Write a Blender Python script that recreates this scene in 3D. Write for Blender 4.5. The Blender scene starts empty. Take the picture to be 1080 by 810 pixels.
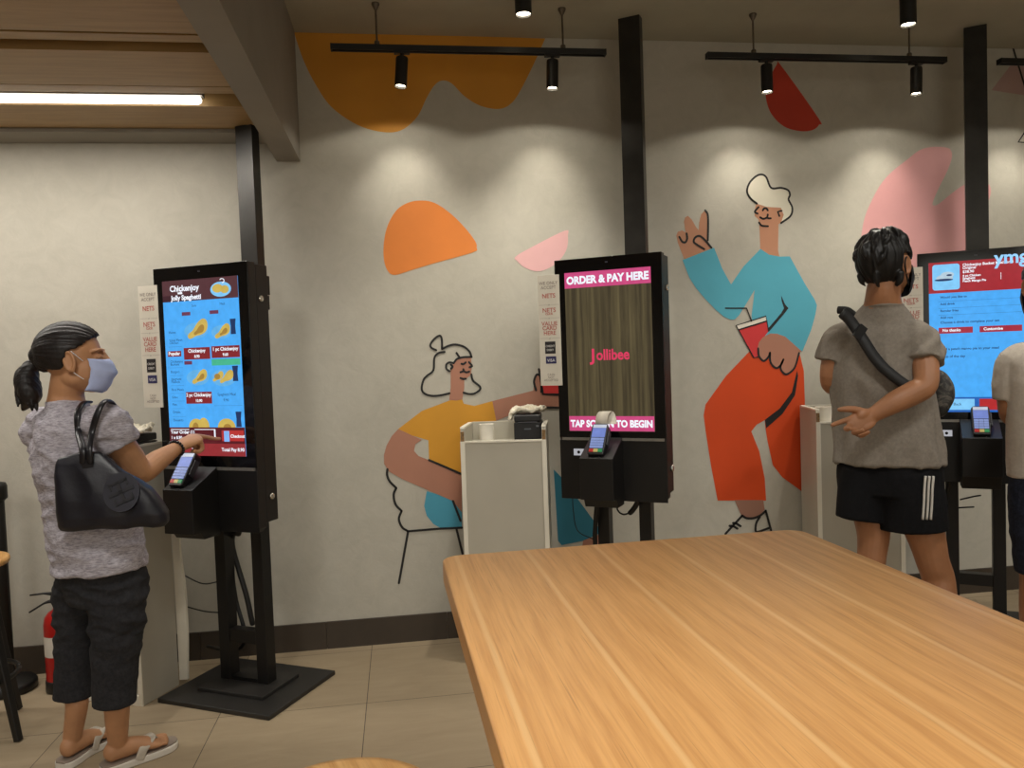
import bpy, bmesh, math, random
from mathutils import Vector as V, Matrix, noise
random.seed(7)
C = bpy.context.scene.collection
PI = math.pi
# ---------------------------------------------------------------- camera
YAW, PITCH, ROLL, DIST, HGT, FPX = 0.14252, 0.03982, -0.03514, 3.9481, 1.44, 825.0
CEIL = 3.023
def cam_axes():
    cy, sy, cp, sp = math.cos(YAW), math.sin(YAW), math.cos(PITCH), math.sin(PITCH)
    F = V((sy*cp, cy*cp, -sp)); R = V((cy, -sy, 0)); U = R.cross(F)
    c, s = math.cos(ROLL), math.sin(ROLL)
    return c*R + s*U, -s*R + c*U, F
CR, CU, CF = cam_axes()
EYE = V((0, -DIST, HGT))
def ray(px, py): return CF + CR*((px-540)/FPX) - CU*((py-405)/FPX)
def W(px, py, d): return EYE + ray(px, py)*d                     # point at optical depth d
def onz(px, py, z):
    r = ray(px, py); return EYE + r*((z-HGT)/r.z)
def ony(px, py, y):
    r = ray(px, py); return EYE + r*((y+DIST)/r.y)
cd = bpy.data.cameras.new('camera'); cam = bpy.data.objects.new('camera', cd); C.objects.link(cam)
cd.sensor_width = 36; cd.lens = FPX/1080*36; cd.clip_start = 0.05
M = Matrix((CR, CU, -CF)).transposed().to_4x4(); M.translation = EYE
cam.matrix_world = M
bpy.context.scene.camera = cam
# ---------------------------------------------------------------- materials
def lin(c):
    c = c/255.0
    return c/12.92 if c <= 0.04045 else ((c+0.055)/1.055)**2.4
def rgb(c): return (lin(c[0]), lin(c[1]), lin(c[2]), 1)
class NT:
    def __init__(s, name):
        s.m = bpy.data.materials.new(name); s.m.use_nodes = True
        s.t = s.m.node_tree; s.n = s.t.nodes; s.l = s.t.links
        s.b = s.n['Principled BSDF']
    def add(s, typ, **kw):
        n = s.n.new(typ)
        for k, v in kw.items(): setattr(n, k, v)
        return n
    def link(s, a, b): s.l.new(a, b)
    def coord(s, scale=(1,1,1), loc=(0,0,0), rot=(0,0,0), kind='Object'):
        tc = s.add('ShaderNodeTexCoord'); mp = s.add('ShaderNodeMapping')
        mp.inputs['Scale'].default_value = scale; mp.inputs['Location'].default_value = loc; mp.inputs['Rotation'].default_value = rot
        s.link(tc.outputs[kind], mp.inputs['Vector']); return mp.outputs['Vector']
    def noise(s, vec, scale, detail=4, rough=0.55, dist=0.0):
        n = s.add('ShaderNodeTexNoise'); n.inputs['Scale'].default_value = scale; n.inputs['Detail'].default_value = detail
        n.inputs['Roughness'].default_value = rough; n.inputs['Distortion'].default_value = dist
        s.link(vec, n.inputs['Vector']); return n.outputs['Fac']
    def ramp(s, fac, stops):
        r = s.add('ShaderNodeValToRGB'); e = r.color_ramp.elements
        while len(e) < len(stops): e.new(0.5)
        for i, (p, c) in enumerate(stops):
            e[i].position = p; e[i].color = rgb(c) if max(c) > 1.0 or len(c) == 3 else c
        s.link(fac, r.inputs['Fac']); return r.outputs['Color']
    def mix(s, fac, a, b, mode='MIX'):
        m = s.add('ShaderNodeMix', data_type='RGBA', blend_type=mode)
        for sock, v in ((m.inputs[0], fac), (m.inputs[6], a), (m.inputs[7], b)):
            if hasattr(v, 'is_linked'): s.link(v, sock)
            else: sock.default_value = v
        return m.outputs[2]
    def bump(s, h, strength=0.2, dist=0.01):
        b = s.add('ShaderNodeBump'); b.inputs['Strength'].default_value = strength; b.inputs['Distance'].default_value = dist
        s.link(h, b.inputs['Height']); s.link(b.outputs['Normal'], s.b.inputs['Normal'])
    def col(s, c): s.link(c, s.b.inputs['Base Color'])
    def set(s, **kw):
        for k, v in kw.items(): s.b.inputs[k.replace('_', ' ')].default_value = v
_mats = {}
def mat(name, c, rough=0.5, var=0.06, scale=8, bump=0.0, metal=0.0, spec=0.5, bscale=None, stretch=(1,1,1), bdist=0.004):
    if name in _mats: return _mats[name]
    n = NT(name); vec = n.coord(stretch)
    f = n.noise(vec, scale)
    lo = tuple(max(0, x*(1-var)) for x in c); hi = tuple(min(255, x*(1+var)) for x in c)
    n.col(n.ramp(f, [(0.3, lo), (0.7, hi)]))
    n.set(Roughness=rough, Metallic=metal); n.b.inputs['Specular IOR Level'].default_value = spec
    if bump: n.bump(n.noise(vec, bscale or scale*6, 5), bump, bdist)
    _mats[name] = n.m; return n.m
def emis(name, c, strength=1.0, var=0.04, scale=30):
    if name in _mats: return _mats[name]
    n = NT(name); f = n.noise(n.coord(), scale)
    lo = tuple(x*(1-var) for x in c); hi = tuple(min(255, x*(1+var)) for x in c)
    col = n.ramp(f, [(0.3, lo), (0.7, hi)])
    n.set(Roughness=0.3); n.b.inputs['Base Color'].default_value = (0.01,0.01,0.01,1)
    n.b.inputs['Specular IOR Level'].default_value = 0.3
    n.link(col, n.b.inputs['Emission Color']); n.b.inputs['Emission Strength'].default_value = strength
    _mats[name] = n.m; return n.m
# ---------------------------------------------------------------- mesh helpers
def link(o, parent=None):
    C.objects.link(o)
    if parent is not None: o.parent = parent
    return o
def obj(name, bm, m=None, parent=None, smooth=False, bevel=0.0, angle=None):
    if isinstance(bm, bmesh.types.BMesh):
        bmesh.ops.recalc_face_normals(bm, faces=bm.faces[:])
        me = bpy.data.meshes.new(name); bm.to_mesh(me); bm.free()
    else: me = bm
    o = bpy.data.objects.new(name, me); link(o, parent)
    if m is not None:
        me.materials.clear()
        me.materials.append(m)
    if smooth or bevel: me.polygons.foreach_set('use_smooth', [True]*len(me.polygons))
    if bevel:
        b = o.modifiers.new('bevel', 'BEVEL'); b.width = bevel; b.segments = 3; b.limit_method = 'ANGLE'; b.angle_limit = 0.6
        b.harden_normals = True
    return o
def tag(o, label=None, cat=None, group=None, kind=None):
    if label: o['label'] = label
    if cat: o['category'] = cat
    if group: o['group'] = group
    if kind: o['kind'] = kind
    return o
def thing(name, label, cat, loc=(0,0,0), rz=0.0, group=None):
    o = bpy.data.objects.new(name, None); link(o); o.empty_display_size = 0.1
    o.location = loc; o.rotation_euler = (0,0,rz); return tag(o, label, cat, group)
def nb(): return bmesh.new()
def box(bm, x0, x1, y0, y1, z0, z1):
    vs = [bm.verts.new((x,y,z)) for z in (z0,z1) for y in (y0,y1) for x in (x0,x1)]
    for f in ((0,1,3,2),(4,5,7,6),(0,1,5,4),(2,3,7,6),(0,2,6,4),(1,3,7,5)): bm.faces.new([vs[i] for i in f])
    return bm
def rbox(bm, cx, cy, cz, sx, sy, sz, mat4):
    vs = [bm.verts.new(mat4 @ V((cx+a*sx/2, cy+b*sy/2, cz+c*sz/2))) for c in (-1,1) for b in (-1,1) for a in (-1,1)]
    for f in ((0,1,3,2),(4,5,7,6),(0,1,5,4),(2,3,7,6),(0,2,6,4),(1,3,7,5)): bm.faces.new([vs[i] for i in f])
    return bm
def prism(bm, poly, axis, a0, a1):
    """extrude a 2-D outline along axis: 'x' outline=(y,z), 'y' outline=(x,z), 'z' outline=(x,y)"""
    def p(u, v, a): return {'x':(a,u,v), 'y':(u,a,v), 'z':(u,v,a)}[axis]
    A = [bm.verts.new(p(u,v,a0)) for u,v in poly]; B = [bm.verts.new(p(u,v,a1)) for u,v in poly]
    bm.faces.new(A); bm.faces.new(B[::-1]); n = len(poly)
    for i in range(n): bm.faces.new((A[i], A[(i+1)%n], B[(i+1)%n], B[i]))
    return bm
def cr(pts, n=6, closed=False):
    """Catmull-Rom through points (any dimension as Vectors)"""
    pts = [V(p) for p in pts]; out = []; k = len(pts)
    rng = range(k) if closed else range(k-1)
    for i in rng:
        if closed: a, b, c, d = pts[(i-1)%k], pts[i], pts[(i+1)%k], pts[(i+2)%k]
        else:
            b, c = pts[i], pts[i+1]
            a = pts[i-1] if i > 0 else b*2-c
            d = pts[i+2] if i+2 < k else c*2-b
        for j in range(n):
            t = j/n
            out.append(0.5*((2*b) + (c-a)*t + (2*a-5*b+4*c-d)*t*t + (3*b-a-3*c+d)*t*t*t))
    if not closed: out.append(pts[-1])
    return out
def tube(bm, pts, radii, seg=16, n=5, side=None, caps='round', power=2.0):
    """tapered closed tube through pts; radii scalars or (a, b) with a along side"""
    pts = [V(p) for p in pts]
    if not isinstance(radii, (list, tuple)): radii = [radii]*len(pts)
    rr = [V((r, r, 0)) if not isinstance(r, (tuple, list)) else V((r[0], r[1], 0)) for r in radii]
    if n > 1 and len(pts) > 2: P, Q = cr(pts, n), cr(rr, n)
    elif n > 1: P = [pts[0].lerp(pts[1], i/n) for i in range(n+1)]; Q = [rr[0].lerp(rr[1], i/n) for i in range(n+1)]
    else: P, Q = pts, rr
    T = []
    for i in range(len(P)):
        t = P[min(i+1, len(P)-1)] - P[max(i-1, 0)]
        T.append(t.normalized() if t.length > 1e-9 else V((0,0,1)))
    s = V(side) if side is not None else (V((1,0,0)) if abs(T[0].x) < 0.8 else V((0,1,0)))
    rings = []
    def ring(c, t, q):
        nonlocal s
        u = (s - t*s.dot(t)).normalized()
        if side is None: s = u
        v = t.cross(u); L = []
        for k in range(seg):
            a = 2*PI*k/seg; ca, sa = math.cos(a), math.sin(a)
            if power != 2.0:
                ca = math.copysign(abs(ca)**(2/power), ca); sa = math.copysign(abs(sa)**(2/power), sa)
            L.append(bm.verts.new(c + u*(q.x*ca) + v*(q.y*sa)))
        rings.append(L)
    if caps == 'round':
        m = min(Q[0].x, Q[0].y)
        for f in (0.25, 0.6, 0.87): ring(P[0]-T[0]*m*math.sqrt(max(0,1-f*f))*0.9, T[0], Q[0]*f)
    for c, t, q in zip(P, T, Q): ring(c, t, q)
    if caps == 'round':
        m = min(Q[-1].x, Q[-1].y)
        for f in (0.87, 0.6, 0.25): ring(P[-1]+T[-1]*m*math.sqrt(max(0,1-f*f))*0.9, T[-1], Q[-1]*f)
    for a, b in zip(rings, rings[1:]):
        for k in range(seg): bm.faces.new((a[k], a[(k+1)%seg], b[(k+1)%seg], b[k]))
    if caps != 'open':
        bm.faces.new(rings[0][::-1]); bm.faces.new(rings[-1])
    return rings
def ell(bm, c, rad, axes=None, seg=20, rings=12):
    """ellipsoid; axes = 3 unit vectors"""
    ax = axes or (V((1,0,0)), V((0,1,0)), V((0,0,1))); c = V(c)
    def p(a, b, d): return c + ax[0]*(a*rad[0]) + ax[1]*(b*rad[1]) + ax[2]*(d*rad[2])
    top = bm.verts.new(p(0,0,1)); bot = bm.verts.new(p(0,0,-1)); R = []
    for i in range(1, rings):
        th = PI*i/rings
        R.append([bm.verts.new(p(math.sin(th)*math.cos(2*PI*k/seg), math.sin(th)*math.sin(2*PI*k/seg), math.cos(th))) for k in range(seg)])
    for k in range(seg):
        bm.faces.new((top, R[0][k], R[0][(k+1)%seg])); bm.faces.new((bot, R[-1][(k+1)%seg], R[-1][k]))
    for a, b in zip(R, R[1:]):
        for k in range(seg): bm.faces.new((a[k], b[k], b[(k+1)%seg], a[(k+1)%seg]))
def lathe(bm, prof, seg=32, c=(0,0,0)):
    """revolve (r, z) profile about z"""
    R = []
    for r, z in prof:
        R.append([bm.verts.new((c[0]+r*math.cos(2*PI*k/seg), c[1]+r*math.sin(2*PI*k/seg), c[2]+z)) for k in range(seg)])
    for a, b in zip(R, R[1:]):
        for k in range(seg): bm.faces.new((a[k], a[(k+1)%seg], b[(k+1)%seg], b[k]))
    bm.faces.new(R[0][::-1]); bm.faces.new(R[-1])
    return bm
def fused(name, bm, voxel, smooth=2, iters=0, disp=None):
    """one continuous surface out of overlapping closed shapes"""
    bmesh.ops.recalc_face_normals(bm, faces=bm.faces[:])
    me = bpy.data.meshes.new(name); bm.to_mesh(me); bm.free()
    o = bpy.data.objects.new(name, me); C.objects.link(o)
    r = o.modifiers.new('r', 'REMESH'); r.mode = 'VOXEL'; r.voxel_size = voxel
    if smooth:
        s = o.modifiers.new('s', 'SMOOTH'); s.factor = 0.5; s.iterations = smooth
    dg = bpy.context.evaluated_depsgraph_get(); dg.update()
    out = bpy.data.meshes.new_from_object(o.evaluated_get(dg))
    bpy.data.objects.remove(o); bpy.data.meshes.remove(me)
    if disp:
        N = [v.normal.copy() for v in out.vertices]
        for v, nn in zip(out.vertices, N): v.co += nn*disp(v.co, nn)
    out.polygons.foreach_set('use_smooth', [True]*len(out.polygons)); out.name = name
    return out
def text_bm(bm, s, size, place, align='LEFT', extrude=0.0, bold=0.0):
    """lettering as mesh; place maps text-plane (u, v) to a 3-D point"""
    cu = bpy.data.curves.new('t', 'FONT'); cu.body = s; cu.size = size; cu.align_x = align; cu.offset = bold; cu.resolution_u = 3
    o = bpy.data.objects.new('t', cu); C.objects.link(o)
    dg = bpy.context.evaluated_depsgraph_get(); dg.update()
    me = bpy.data.meshes.new_from_object(o.evaluated_get(dg))
    vs = [bm.verts.new(place(v.co.x, v.co.y)) for v in me.vertices]
    for p in me.polygons:
        try: bm.faces.new([vs[i] for i in p.vertices])
        except ValueError: pass
    bpy.data.objects.remove(o); bpy.data.meshes.remove(me); bpy.data.curves.remove(cu)
    return bm
def flat(bm, pts3):
    """fill a planar outline (may be concave)"""
    vs = [bm.verts.new(p) for p in pts3]
    es = [bm.edges.new((vs[i], vs[(i+1)%len(vs)])) for i in range(len(vs))]
    bmesh.ops.triangle_fill(bm, use_beauty=True, edges=es)
# ================================================================ setting
XL, XR, YB = -4.0, 5.6, -7.2
def m_wall():
    n = NT('plaster wall'); v = n.coord()
    a = n.noise(v, 1.3, 6, 0.6, 0.6); b = n.noise(v, 9, 6, 0.65, 1.2)
    base = n.ramp(a, [(0.3, (174,169,156)), (0.7, (191,186,173))])
    fine = n.ramp(b, [(0.3, (169,164,152)), (0.7, (195,190,177))])
    n.col(n.mix(0.35, base, fine)); n.set(Roughness=0.75); n.bump(n.noise(v, 14, 8, 0.7, 1.5), 0.25, 0.006); return n.m
def m_floor():
    n = NT('floor tiles'); tc = n.coord((1,1,1), (0.19, 0.675, 0))
    br = n.add('ShaderNodeTexBrick', offset=0.0, squash=1.0)
    br.inputs['Scale'].default_value = 1; br.inputs['Mortar Size'].default_value = 0.0016; br.inputs['Mortar Smooth'].default_value = 0.1
    br.inputs['Brick Width'].default_value = 0.595; br.inputs['Row Height'].default_value = 0.6; br.inputs['Bias'].default_value = 0
    br.inputs['Color1'].default_value = rgb((170,152,125)); br.inputs['Color2'].default_value = rgb((176,158,130)); br.inputs['Mortar'].default_value = rgb((70,62,54))
    n.link(tc, br.inputs['Vector'])
    v2 = n.coord((1,4,1)); f = n.noise(v2, 3, 8, 0.65, 0.8)
    n.col(n.mix(0.5, br.outputs['Color'], n.mix(1.0, br.outputs['Color'], n.ramp(f, [(0.25,(205,200,195)),(0.75,(255,255,255))]), 'MULTIPLY')))
    n.set(Roughness=0.55); n.bump(n.noise(v2, 20, 6), 0.08, 0.004); return n.m
MW = m_wall()
def struct(name, bm, m): return tag(obj(name, bm, m), kind='structure')
struct('floor', box(nb(), XL, XR, YB, 0.1, -0.1, 0), m_floor())
struct('wall_back', box(nb(), XL, XR, 0, 0.12, 0, CEIL+0.1), MW)
mside = mat('side wall paint', (150,140,125), 0.8)
struct('wall_left', box(nb(), XL-0.1, XL, YB, 0, 0, CEIL+0.1), mside)
struct('wall_right', box(nb(), XR, XR+0.1, YB, 0, 0, CEIL+0.1), mside)
struct('wall_front', box(nb(), XL, XR, YB-0.1, YB, 0, CEIL+0.1), mside)
wf = struct('added_window_1', box(nb(), -1.75, 3.35, YB+0.005, YB+0.02, 0.45, 2.65), emis('added fill glow', (255,244,224), 0.6))  # unseen glowing shopfront, made up to go with the frontal fill light
mfr = mat('added window frame', (60,58,56), 0.5)
for x in (-1.78,-0.08,1.62,3.30): obj('added_window_frame', box(nb(), x, x+0.08, YB, YB+0.05, 0.4, 2.7), mfr, wf)
for z in (0.38,2.62): obj('added_window_frame', box(nb(), -1.78, 3.38, YB, YB+0.05, z, z+0.08), mfr, wf)
mceil = mat('ceiling paint', (165,160,142), 0.85, 0.03, 3)
struct('ceiling', box(nb(), XL, XR, YB, 0.1, CEIL, CEIL+0.1), mceil)
mbase = mat('dark baseboard tile', (62,53,44), 0.45, 0.1, 5)
bm = nb()
for k in range(17):
    x0 = XL + 0.6*k - 0.01; box(bm, x0+0.0008, min(x0+0.5992, XR), -0.012, 0.0, 0, 0.135)
struct('baseboard_back', bm, mbase)
# grey beam running from the wall over the room, between wood soffit and open ceiling
mbeam = mat('beam paint', (138,132,122), 0.8, 0.03, 3)
bm = nb(); vb = [(-0.545,2.405),(-0.434,2.405),(-0.434,CEIL),(-0.545,CEIL)]
prism(bm, vb, 'y', YB, 0.0); struct('trim_1', bm, mbeam).name = 'ceiling_beam'
# wood slat soffit
def m_soffit():
    n = NT('soffit wood'); v = n.coord((1,14,6)); f = n.noise(v, 3, 7, 0.6, 0.4)
    n.col(n.ramp(f, [(0.25,(140,109,66)),(0.75,(170,137,88))])); n.set(Roughness=0.5); n.bump(f, 0.05, 0.003); return n.m
ms = m_soffit(); mdk = mat('soffit recess', (26,19,13), 0.8); mled_ch = mat('aluminium channel', (120,112,105), 0.4, metal=0.6)
SX0, SX1 = XL, -0.547
bm = nb()
for y0, y1, zb in ((-0.262,-0.188,2.508), (-0.535,-0.276,2.50), (-0.762,-0.685,2.503), (-1.118,-0.778,2.50), (-1.254,-1.196,2.503), (-1.62,-1.276,2.50), (-1.74,-1.68,2.506), (-2.10,-1.746,2.5), (-2.22,-2.16,2.506), (-2.58,-2.226,2.5), (-2.7,-2.64,2.506), (-3.06,-2.706,2.5),(-3.5,-3.07,2.5),(-4.0,-3.51,2.5),(-5.5,-4.01,2.5),(YB,-5.51,2.5)):
    box(bm, SX0, SX1, y0, y1, zb, 2.565)
struct('ceiling_slats', bm, ms)
struct('ceiling_recess', box(nb(), SX0, SX1, YB, 0.0, 2.565, 2.60), mdk)
struct('trim_1', box(nb(), SX0, SX1, -0.185, 0.0, 2.490, 2.564), mbeam)
# linear LED lamp in the soffit
led = thing('linear_light', 'long white glowing light tube set in the wood slat ceiling', 'light', (-0.76,-0.597,2.52))
obj('channel', box(nb(), -3.2, 0.02, -0.022, 0.022, -0.002, 0.04), mled_ch, led)
bm = nb(); tube(bm, [(-3.2,0,-0.016),(0,0,-0.016)], 0.015, 14, 1); obj('tube', bm, emis('led glow', (255,248,235), 7), led, True)
# ================================================================ track lights
mblk = mat('black powder coat', (20,19,18), 0.45, 0.15, 30)
msteel = mat('dull steel rod', (110,100,88), 0.4, 0.1, 30, metal=0.8)
mglow = emis('lamp glow', (255,236,205), 14)
def spot_head(parent, x, y, ztop, name='spot_head', tilt=(0,0), length=0.135, r=0.0275):
    bm = nb(); lathe(bm, [(0.008,0.03),(0.008,0.0)], 12); obj('stem', bm, mblk, parent).location = (x,y,ztop)
    bm = nb(); lathe(bm, [(r*0.55,0.0),(r*0.94,-0.003),(r,-0.008),(r,-length),(r*0.9,-length),(r*0.86,-length+0.018),(0.002,-length+0.018)], 28)
    h = obj(name, bm, mblk, parent, True); h.location = (x,y,ztop); h.rotation_euler = (tilt[0], tilt[1], 0)
    e = h.modifiers.new('e','EDGE_SPLIT'); e.split_angle = 0.7
    bm = nb(); lathe(bm, [(r*0.84,0.0),(r*0.84,0.004),(0.001,0.006)], 24); g = obj('lens', bm, mglow, h, True); g.location = (0,0,-length+0.010)
    return h
SPOT = []
def track(label, x0, x1, y, z, rods, heads):
    t = thing('track_light', label, 'light', (x0, y, z), 0, 'black track lights hung along the mural wall')
    bm = nb(); L = x1-x0
    prism(bm, [(-0.0175,-0.012),(-0.010,-0.012),(-0.010,-0.004),(0.010,-0.004),(0.010,-0.012),(0.0175,-0.012),(0.0175,0.013),(-0.0175,0.013)], 'x', 0, L)
    obj('rail', bm, mblk, t)
    obj('end_cap', box(nb(), -0.002, 0.004, -0.018, 0.018, -0.013, 0.0135), mblk, t); obj('end_cap', box(nb(), L-0.004, L+0.002, -0.018, 0.018, -0.013, 0.0135), mblk, t)
    for rx in rods:
        bm = nb(); tube(bm, [(rx-x0,0,0.01),(rx-x0,0,CEIL-z)], 0.0045, 8, 1, caps='flat'); lathe(bm, [(0.012,0.0),(0.012,0.018),(0.005,0.024)], 12, (rx-x0,0,0.012))
        lathe(bm, [(0.006,-0.03),(0.018,-0.006),(0.018,0.0)], 12, (rx-x0,0,CEIL-z)); obj('hanging_rod', bm, msteel, t)
    for hx, tx in heads:
        bm = nb(); box(bm, hx-x0-0.035, hx-x0+0.035, -0.014, 0.014, -0.022, -0.010); obj('adapter', bm, mblk, t)
        spot_head(t, hx-x0, 0, -0.036, tilt=(-0.05, tx)); SPOT.append((hx, y, z-0.16))
    return t
track('black ceiling track light with two spot heads above the yellow mural shape', -0.242, 1.012, -0.341, 2.824, [-0.039, 0.812], [(0.07,0.09), (0.76,0.05)])
track('black ceiling track light with two spot heads above the man in the mural', 1.512, 2.757, -0.338, 2.822, [1.748, 2.565], [(1.812,0.02), (2.602,0.06)])
track('black ceiling track light cut off by the right edge of the photo', 3.060, 4.30, -0.338, 2.822, [3.30, 4.1], [(3.38,0.03), (4.1,0.05)])
def downlight(label, x, y):
    t = thing('ceiling_spotlight', label, 'light', (x, y, CEIL))
    bm = nb(); r = 0.036; L = 0.13
    lathe(bm, [(r*0.6,0.0),(r,-0.001),(r,-L),(r*0.9,-L),(r*0.85,-L+0.02),(0.002,-L+0.02)], 30); o = obj('housing', bm, mblk, t, True)
    o.modifiers.new('e','EDGE_SPLIT').split_angle = 0.7
    bm = nb(); lathe(bm, [(r*0.83,0.0),(r*0.83,0.004),(0.001,0.006)], 24); g = obj('lens', bm, mglow, t, True); g.location = (0,0,-L+0.008)
downlight('short ceiling spotlight at the top edge, between the first track light and the camera', 0.592, -0.565)
downlight('black cylinder ceiling spotlight hanging in front of the second track light', 2.40, -0.566)
# ================================================================ mural on the back wall
def wp(p, layer): q = ony(p[0], p[1], 0.0); return V((q.x, -0.0012-0.0007*layer, q.z))
MINK = mat('mural black line paint', (24,22,22), 0.6)
def paint(c): return mat('mural paint %d %d %d' % c, c, 0.65, 0.03, 3, 0.12, bscale=14)
def crop(ox, oy, s, pts): return [(ox+x/s, oy+y/s) for x, y in pts]
def shape(name, parent, pts, color, layer=0, smooth=True, n=5):
    if smooth: pts = [(v.x, v.y) for v in cr([V((x,y,0)) for x,y in pts], n, True)]
    bm = nb(); flat(bm, [wp(p, layer) for p in pts]); return obj(name, bm, paint(color), parent)
def stroke_bm(bm, pts, w=0.0125, layer=3, smooth=True):
    if smooth and len(pts) > 2: pts = [(v.x, v.y) for v in cr([V((x,y,0)) for x,y in pts], 6)]
    P = [wp(p, layer) for p in pts]; L = []
    for i, p in enumerate(P):
        t = (P[min(i+1,len(P)-1)] - P[max(i-1,0)]).normalized(); nn = V((-t.z, 0, t.x))*(w/2)
        L.append((bm.verts.new(p+nn), bm.verts.new(p-nn)))
    for a, b in zip(L, L[1:]): bm.faces.new((a[0], b[0], b[1], a[1]))
    for p, sgn in ((P[0], -1), (P[-1], 1)):                       # round ends
        vs = [bm.verts.new(p + V((math.cos(a)*w/2, -0.0001, math.sin(a)*w/2))) for a in [2*PI*k/10 for k in range(10)]]; bm.faces.new(vs)
def strokes(name, parent, lists, w=0.0125, layer=3):
    for l in lists:
        sm = True
        if isinstance(l, tuple): l, sm = l
        bm = nb(); stroke_bm(bm, l, w, layer, sm); obj(name, bm, MINK, parent)
SKIN1, SKIN2 = (188,134,104), (172,120,98)
def mural(label): return thing('wall_mural', label, 'mural', (0,0,0), 0)
c4 = lambda p: crop(700,160,4.05,p); c5 = lambda p: crop(700,340,3.522,p); ch = lambda p: crop(700,210,10.125,p)
cf = lambda p: crop(780,180,10.125,p); cc = lambda p: crop(760,310,8.1,p); cs = lambda p: crop(750,510,13.5,p)
mm = mural('painted man in blue sweater and orange trousers making a peace sign')
ORG = (206,68,10)
shape('trousers', mm, c5([(330,95),(230,200),(155,305),(148,345),(155,400),(175,530),(200,662),(380,662),(375,580),(355,480),(325,405),(345,380),(375,363),(378,395),(385,440),(405,530),(440,575),(512,627),(524,640),(524,300),(520,180),(503,110),(470,100),(400,95)]), ORG, 0, False)
bm = nb(); flat(bm, [wp(p,2) for p in c5([(375,362),(430,320),(475,260),(495,178),(498,200),(487,270),(440,340),(380,393)])]); obj('trouser_fold', bm, MINK, mm)
shape('ankle', mm, cs([(330,235),(740,235),(760,370),(700,450),(560,490),(460,470),(430,455)]), (150,108,90), 1, False)
strokes('shoe_outline', mm, [([cs([(440,455),(200,715)])[0], cs([(200,715)])[0]], False), cs([(310,560),(350,565),(415,605)]), cs([(260,600),(310,605),(370,640)]), cs([(440,455),(500,490),(600,490),(700,450),(775,385)]), (cs([(775,385),(850,665)]), False), cs([(690,470),(640,560),(628,650),(645,685),(700,675),(835,625)])], 0.0125)
shape('sweater', mm, [(719.8,274.3),(753,261.2),(761.7,283.5),(770.9,300),(784,281),(802,262.5),(811,268.6),(822,270.6),(832.8,270.4),(848,298),(859,316),(861.5,322),(860,331),(855.5,347.7),(846,371),(820,360),(806,354),(808,345),(793,337),(792.5,333),(795.8,305.7),(786,322),(779,333),(775,336.8),(771,337.3),(764,334.5),(755,327),(744,315.6),(734,304),(727,293)], (82,168,190), 1, False)
shape('raised_hand', mm, ch([(150,465),(133,390),(150,350),(195,335),(232,355),(215,240),(228,195),(258,178),(300,220),(345,300),(372,332),(378,250),(400,160),(440,120),(470,180),(470,300),(468,440),(508,520),(540,560),(400,620),(225,660)]), SKIN1, 0, False)
shape('face_and_neck', mm, c4([(395,222),(388,250),(388,262),(388,275),(405,290),(408,310),(412,420),(450,452),(495,455),(488,420),(490,310),(502,300),(515,268),(510,240),(480,230),(440,225)]), SKIN1, 0, False)
hair = c4([(397,222),(370,200),(355,170),(365,135),(390,108),(415,98),(437,110),(458,155),(500,155),(530,165),(538,185),(532,205),(548,240),(540,275),(500,305)])
shape('hair', mm, hair + c4([(512,270),(500,240),(440,236)]), (214,208,190), 1, False)
strokes('ink_line', mm, [hair, cf([(200,390),(160,440),(190,460)]), cf([(245,425),(260,405),(285,405),(298,425)]), (cf([(445,430),(405,440),(422,485)]), False), cf([(218,500),(250,515),(290,500),(298,470)]), cf([(290,498),(305,510),(330,510)]), cf([(205,555),(235,588),(300,595)])], 0.0105)
strokes('hand_line', mm, [ch([(440,122),(468,170),(472,300),(468,440)]), ch([(430,535),(350,485),(318,455),(335,410),(380,395),(430,430),(508,520)]), ch([(165,405),(195,455),(230,460),(248,420),(242,368)]), cc([(318,465),(325,530),(365,572),(405,540),(420,502)]), cc([(420,502),(425,585),(470,632),(510,610),(535,560)]), cc([(535,560),(510,620),(525,665),(565,685),(630,630),(668,505)])], 0.011)
shape('resting_hand', mm, cc([(312,470),(325,415),(360,370),(420,338),(480,340),(550,365),(690,490),(668,505),(630,630),(565,683),(525,660),(512,615),(470,630),(425,580),(405,540),(365,570),(325,530)]), SKIN2, 2, False)
shape('drink_cup', mm, cc([(150,300),(392,232),(408,320),(360,380),(320,460),(330,540),(280,545)]), (206,52,54), 1.3, False)
shape('cup_lid', mm, cc([(130,270),(385,190),(392,232),(155,305)]), (225,218,204), 1.6, False)
strokes('cup_line', mm, [(cc([(408,318),(385,190),(130,270),(282,546),(318,538)]), False), (cc([(155,305),(392,232)]), False), (cc([(40,122),(220,122),(262,232)]), False)], 0.0075)
bm = nb(); flat(bm, [wp(p,2.2) for p in cc([(515,12),(550,90),(578,122),(540,172),(412,322),(406,292),(515,165),(540,122),(520,60)])]); obj('sleeve_fold', bm, MINK, mm)

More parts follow.
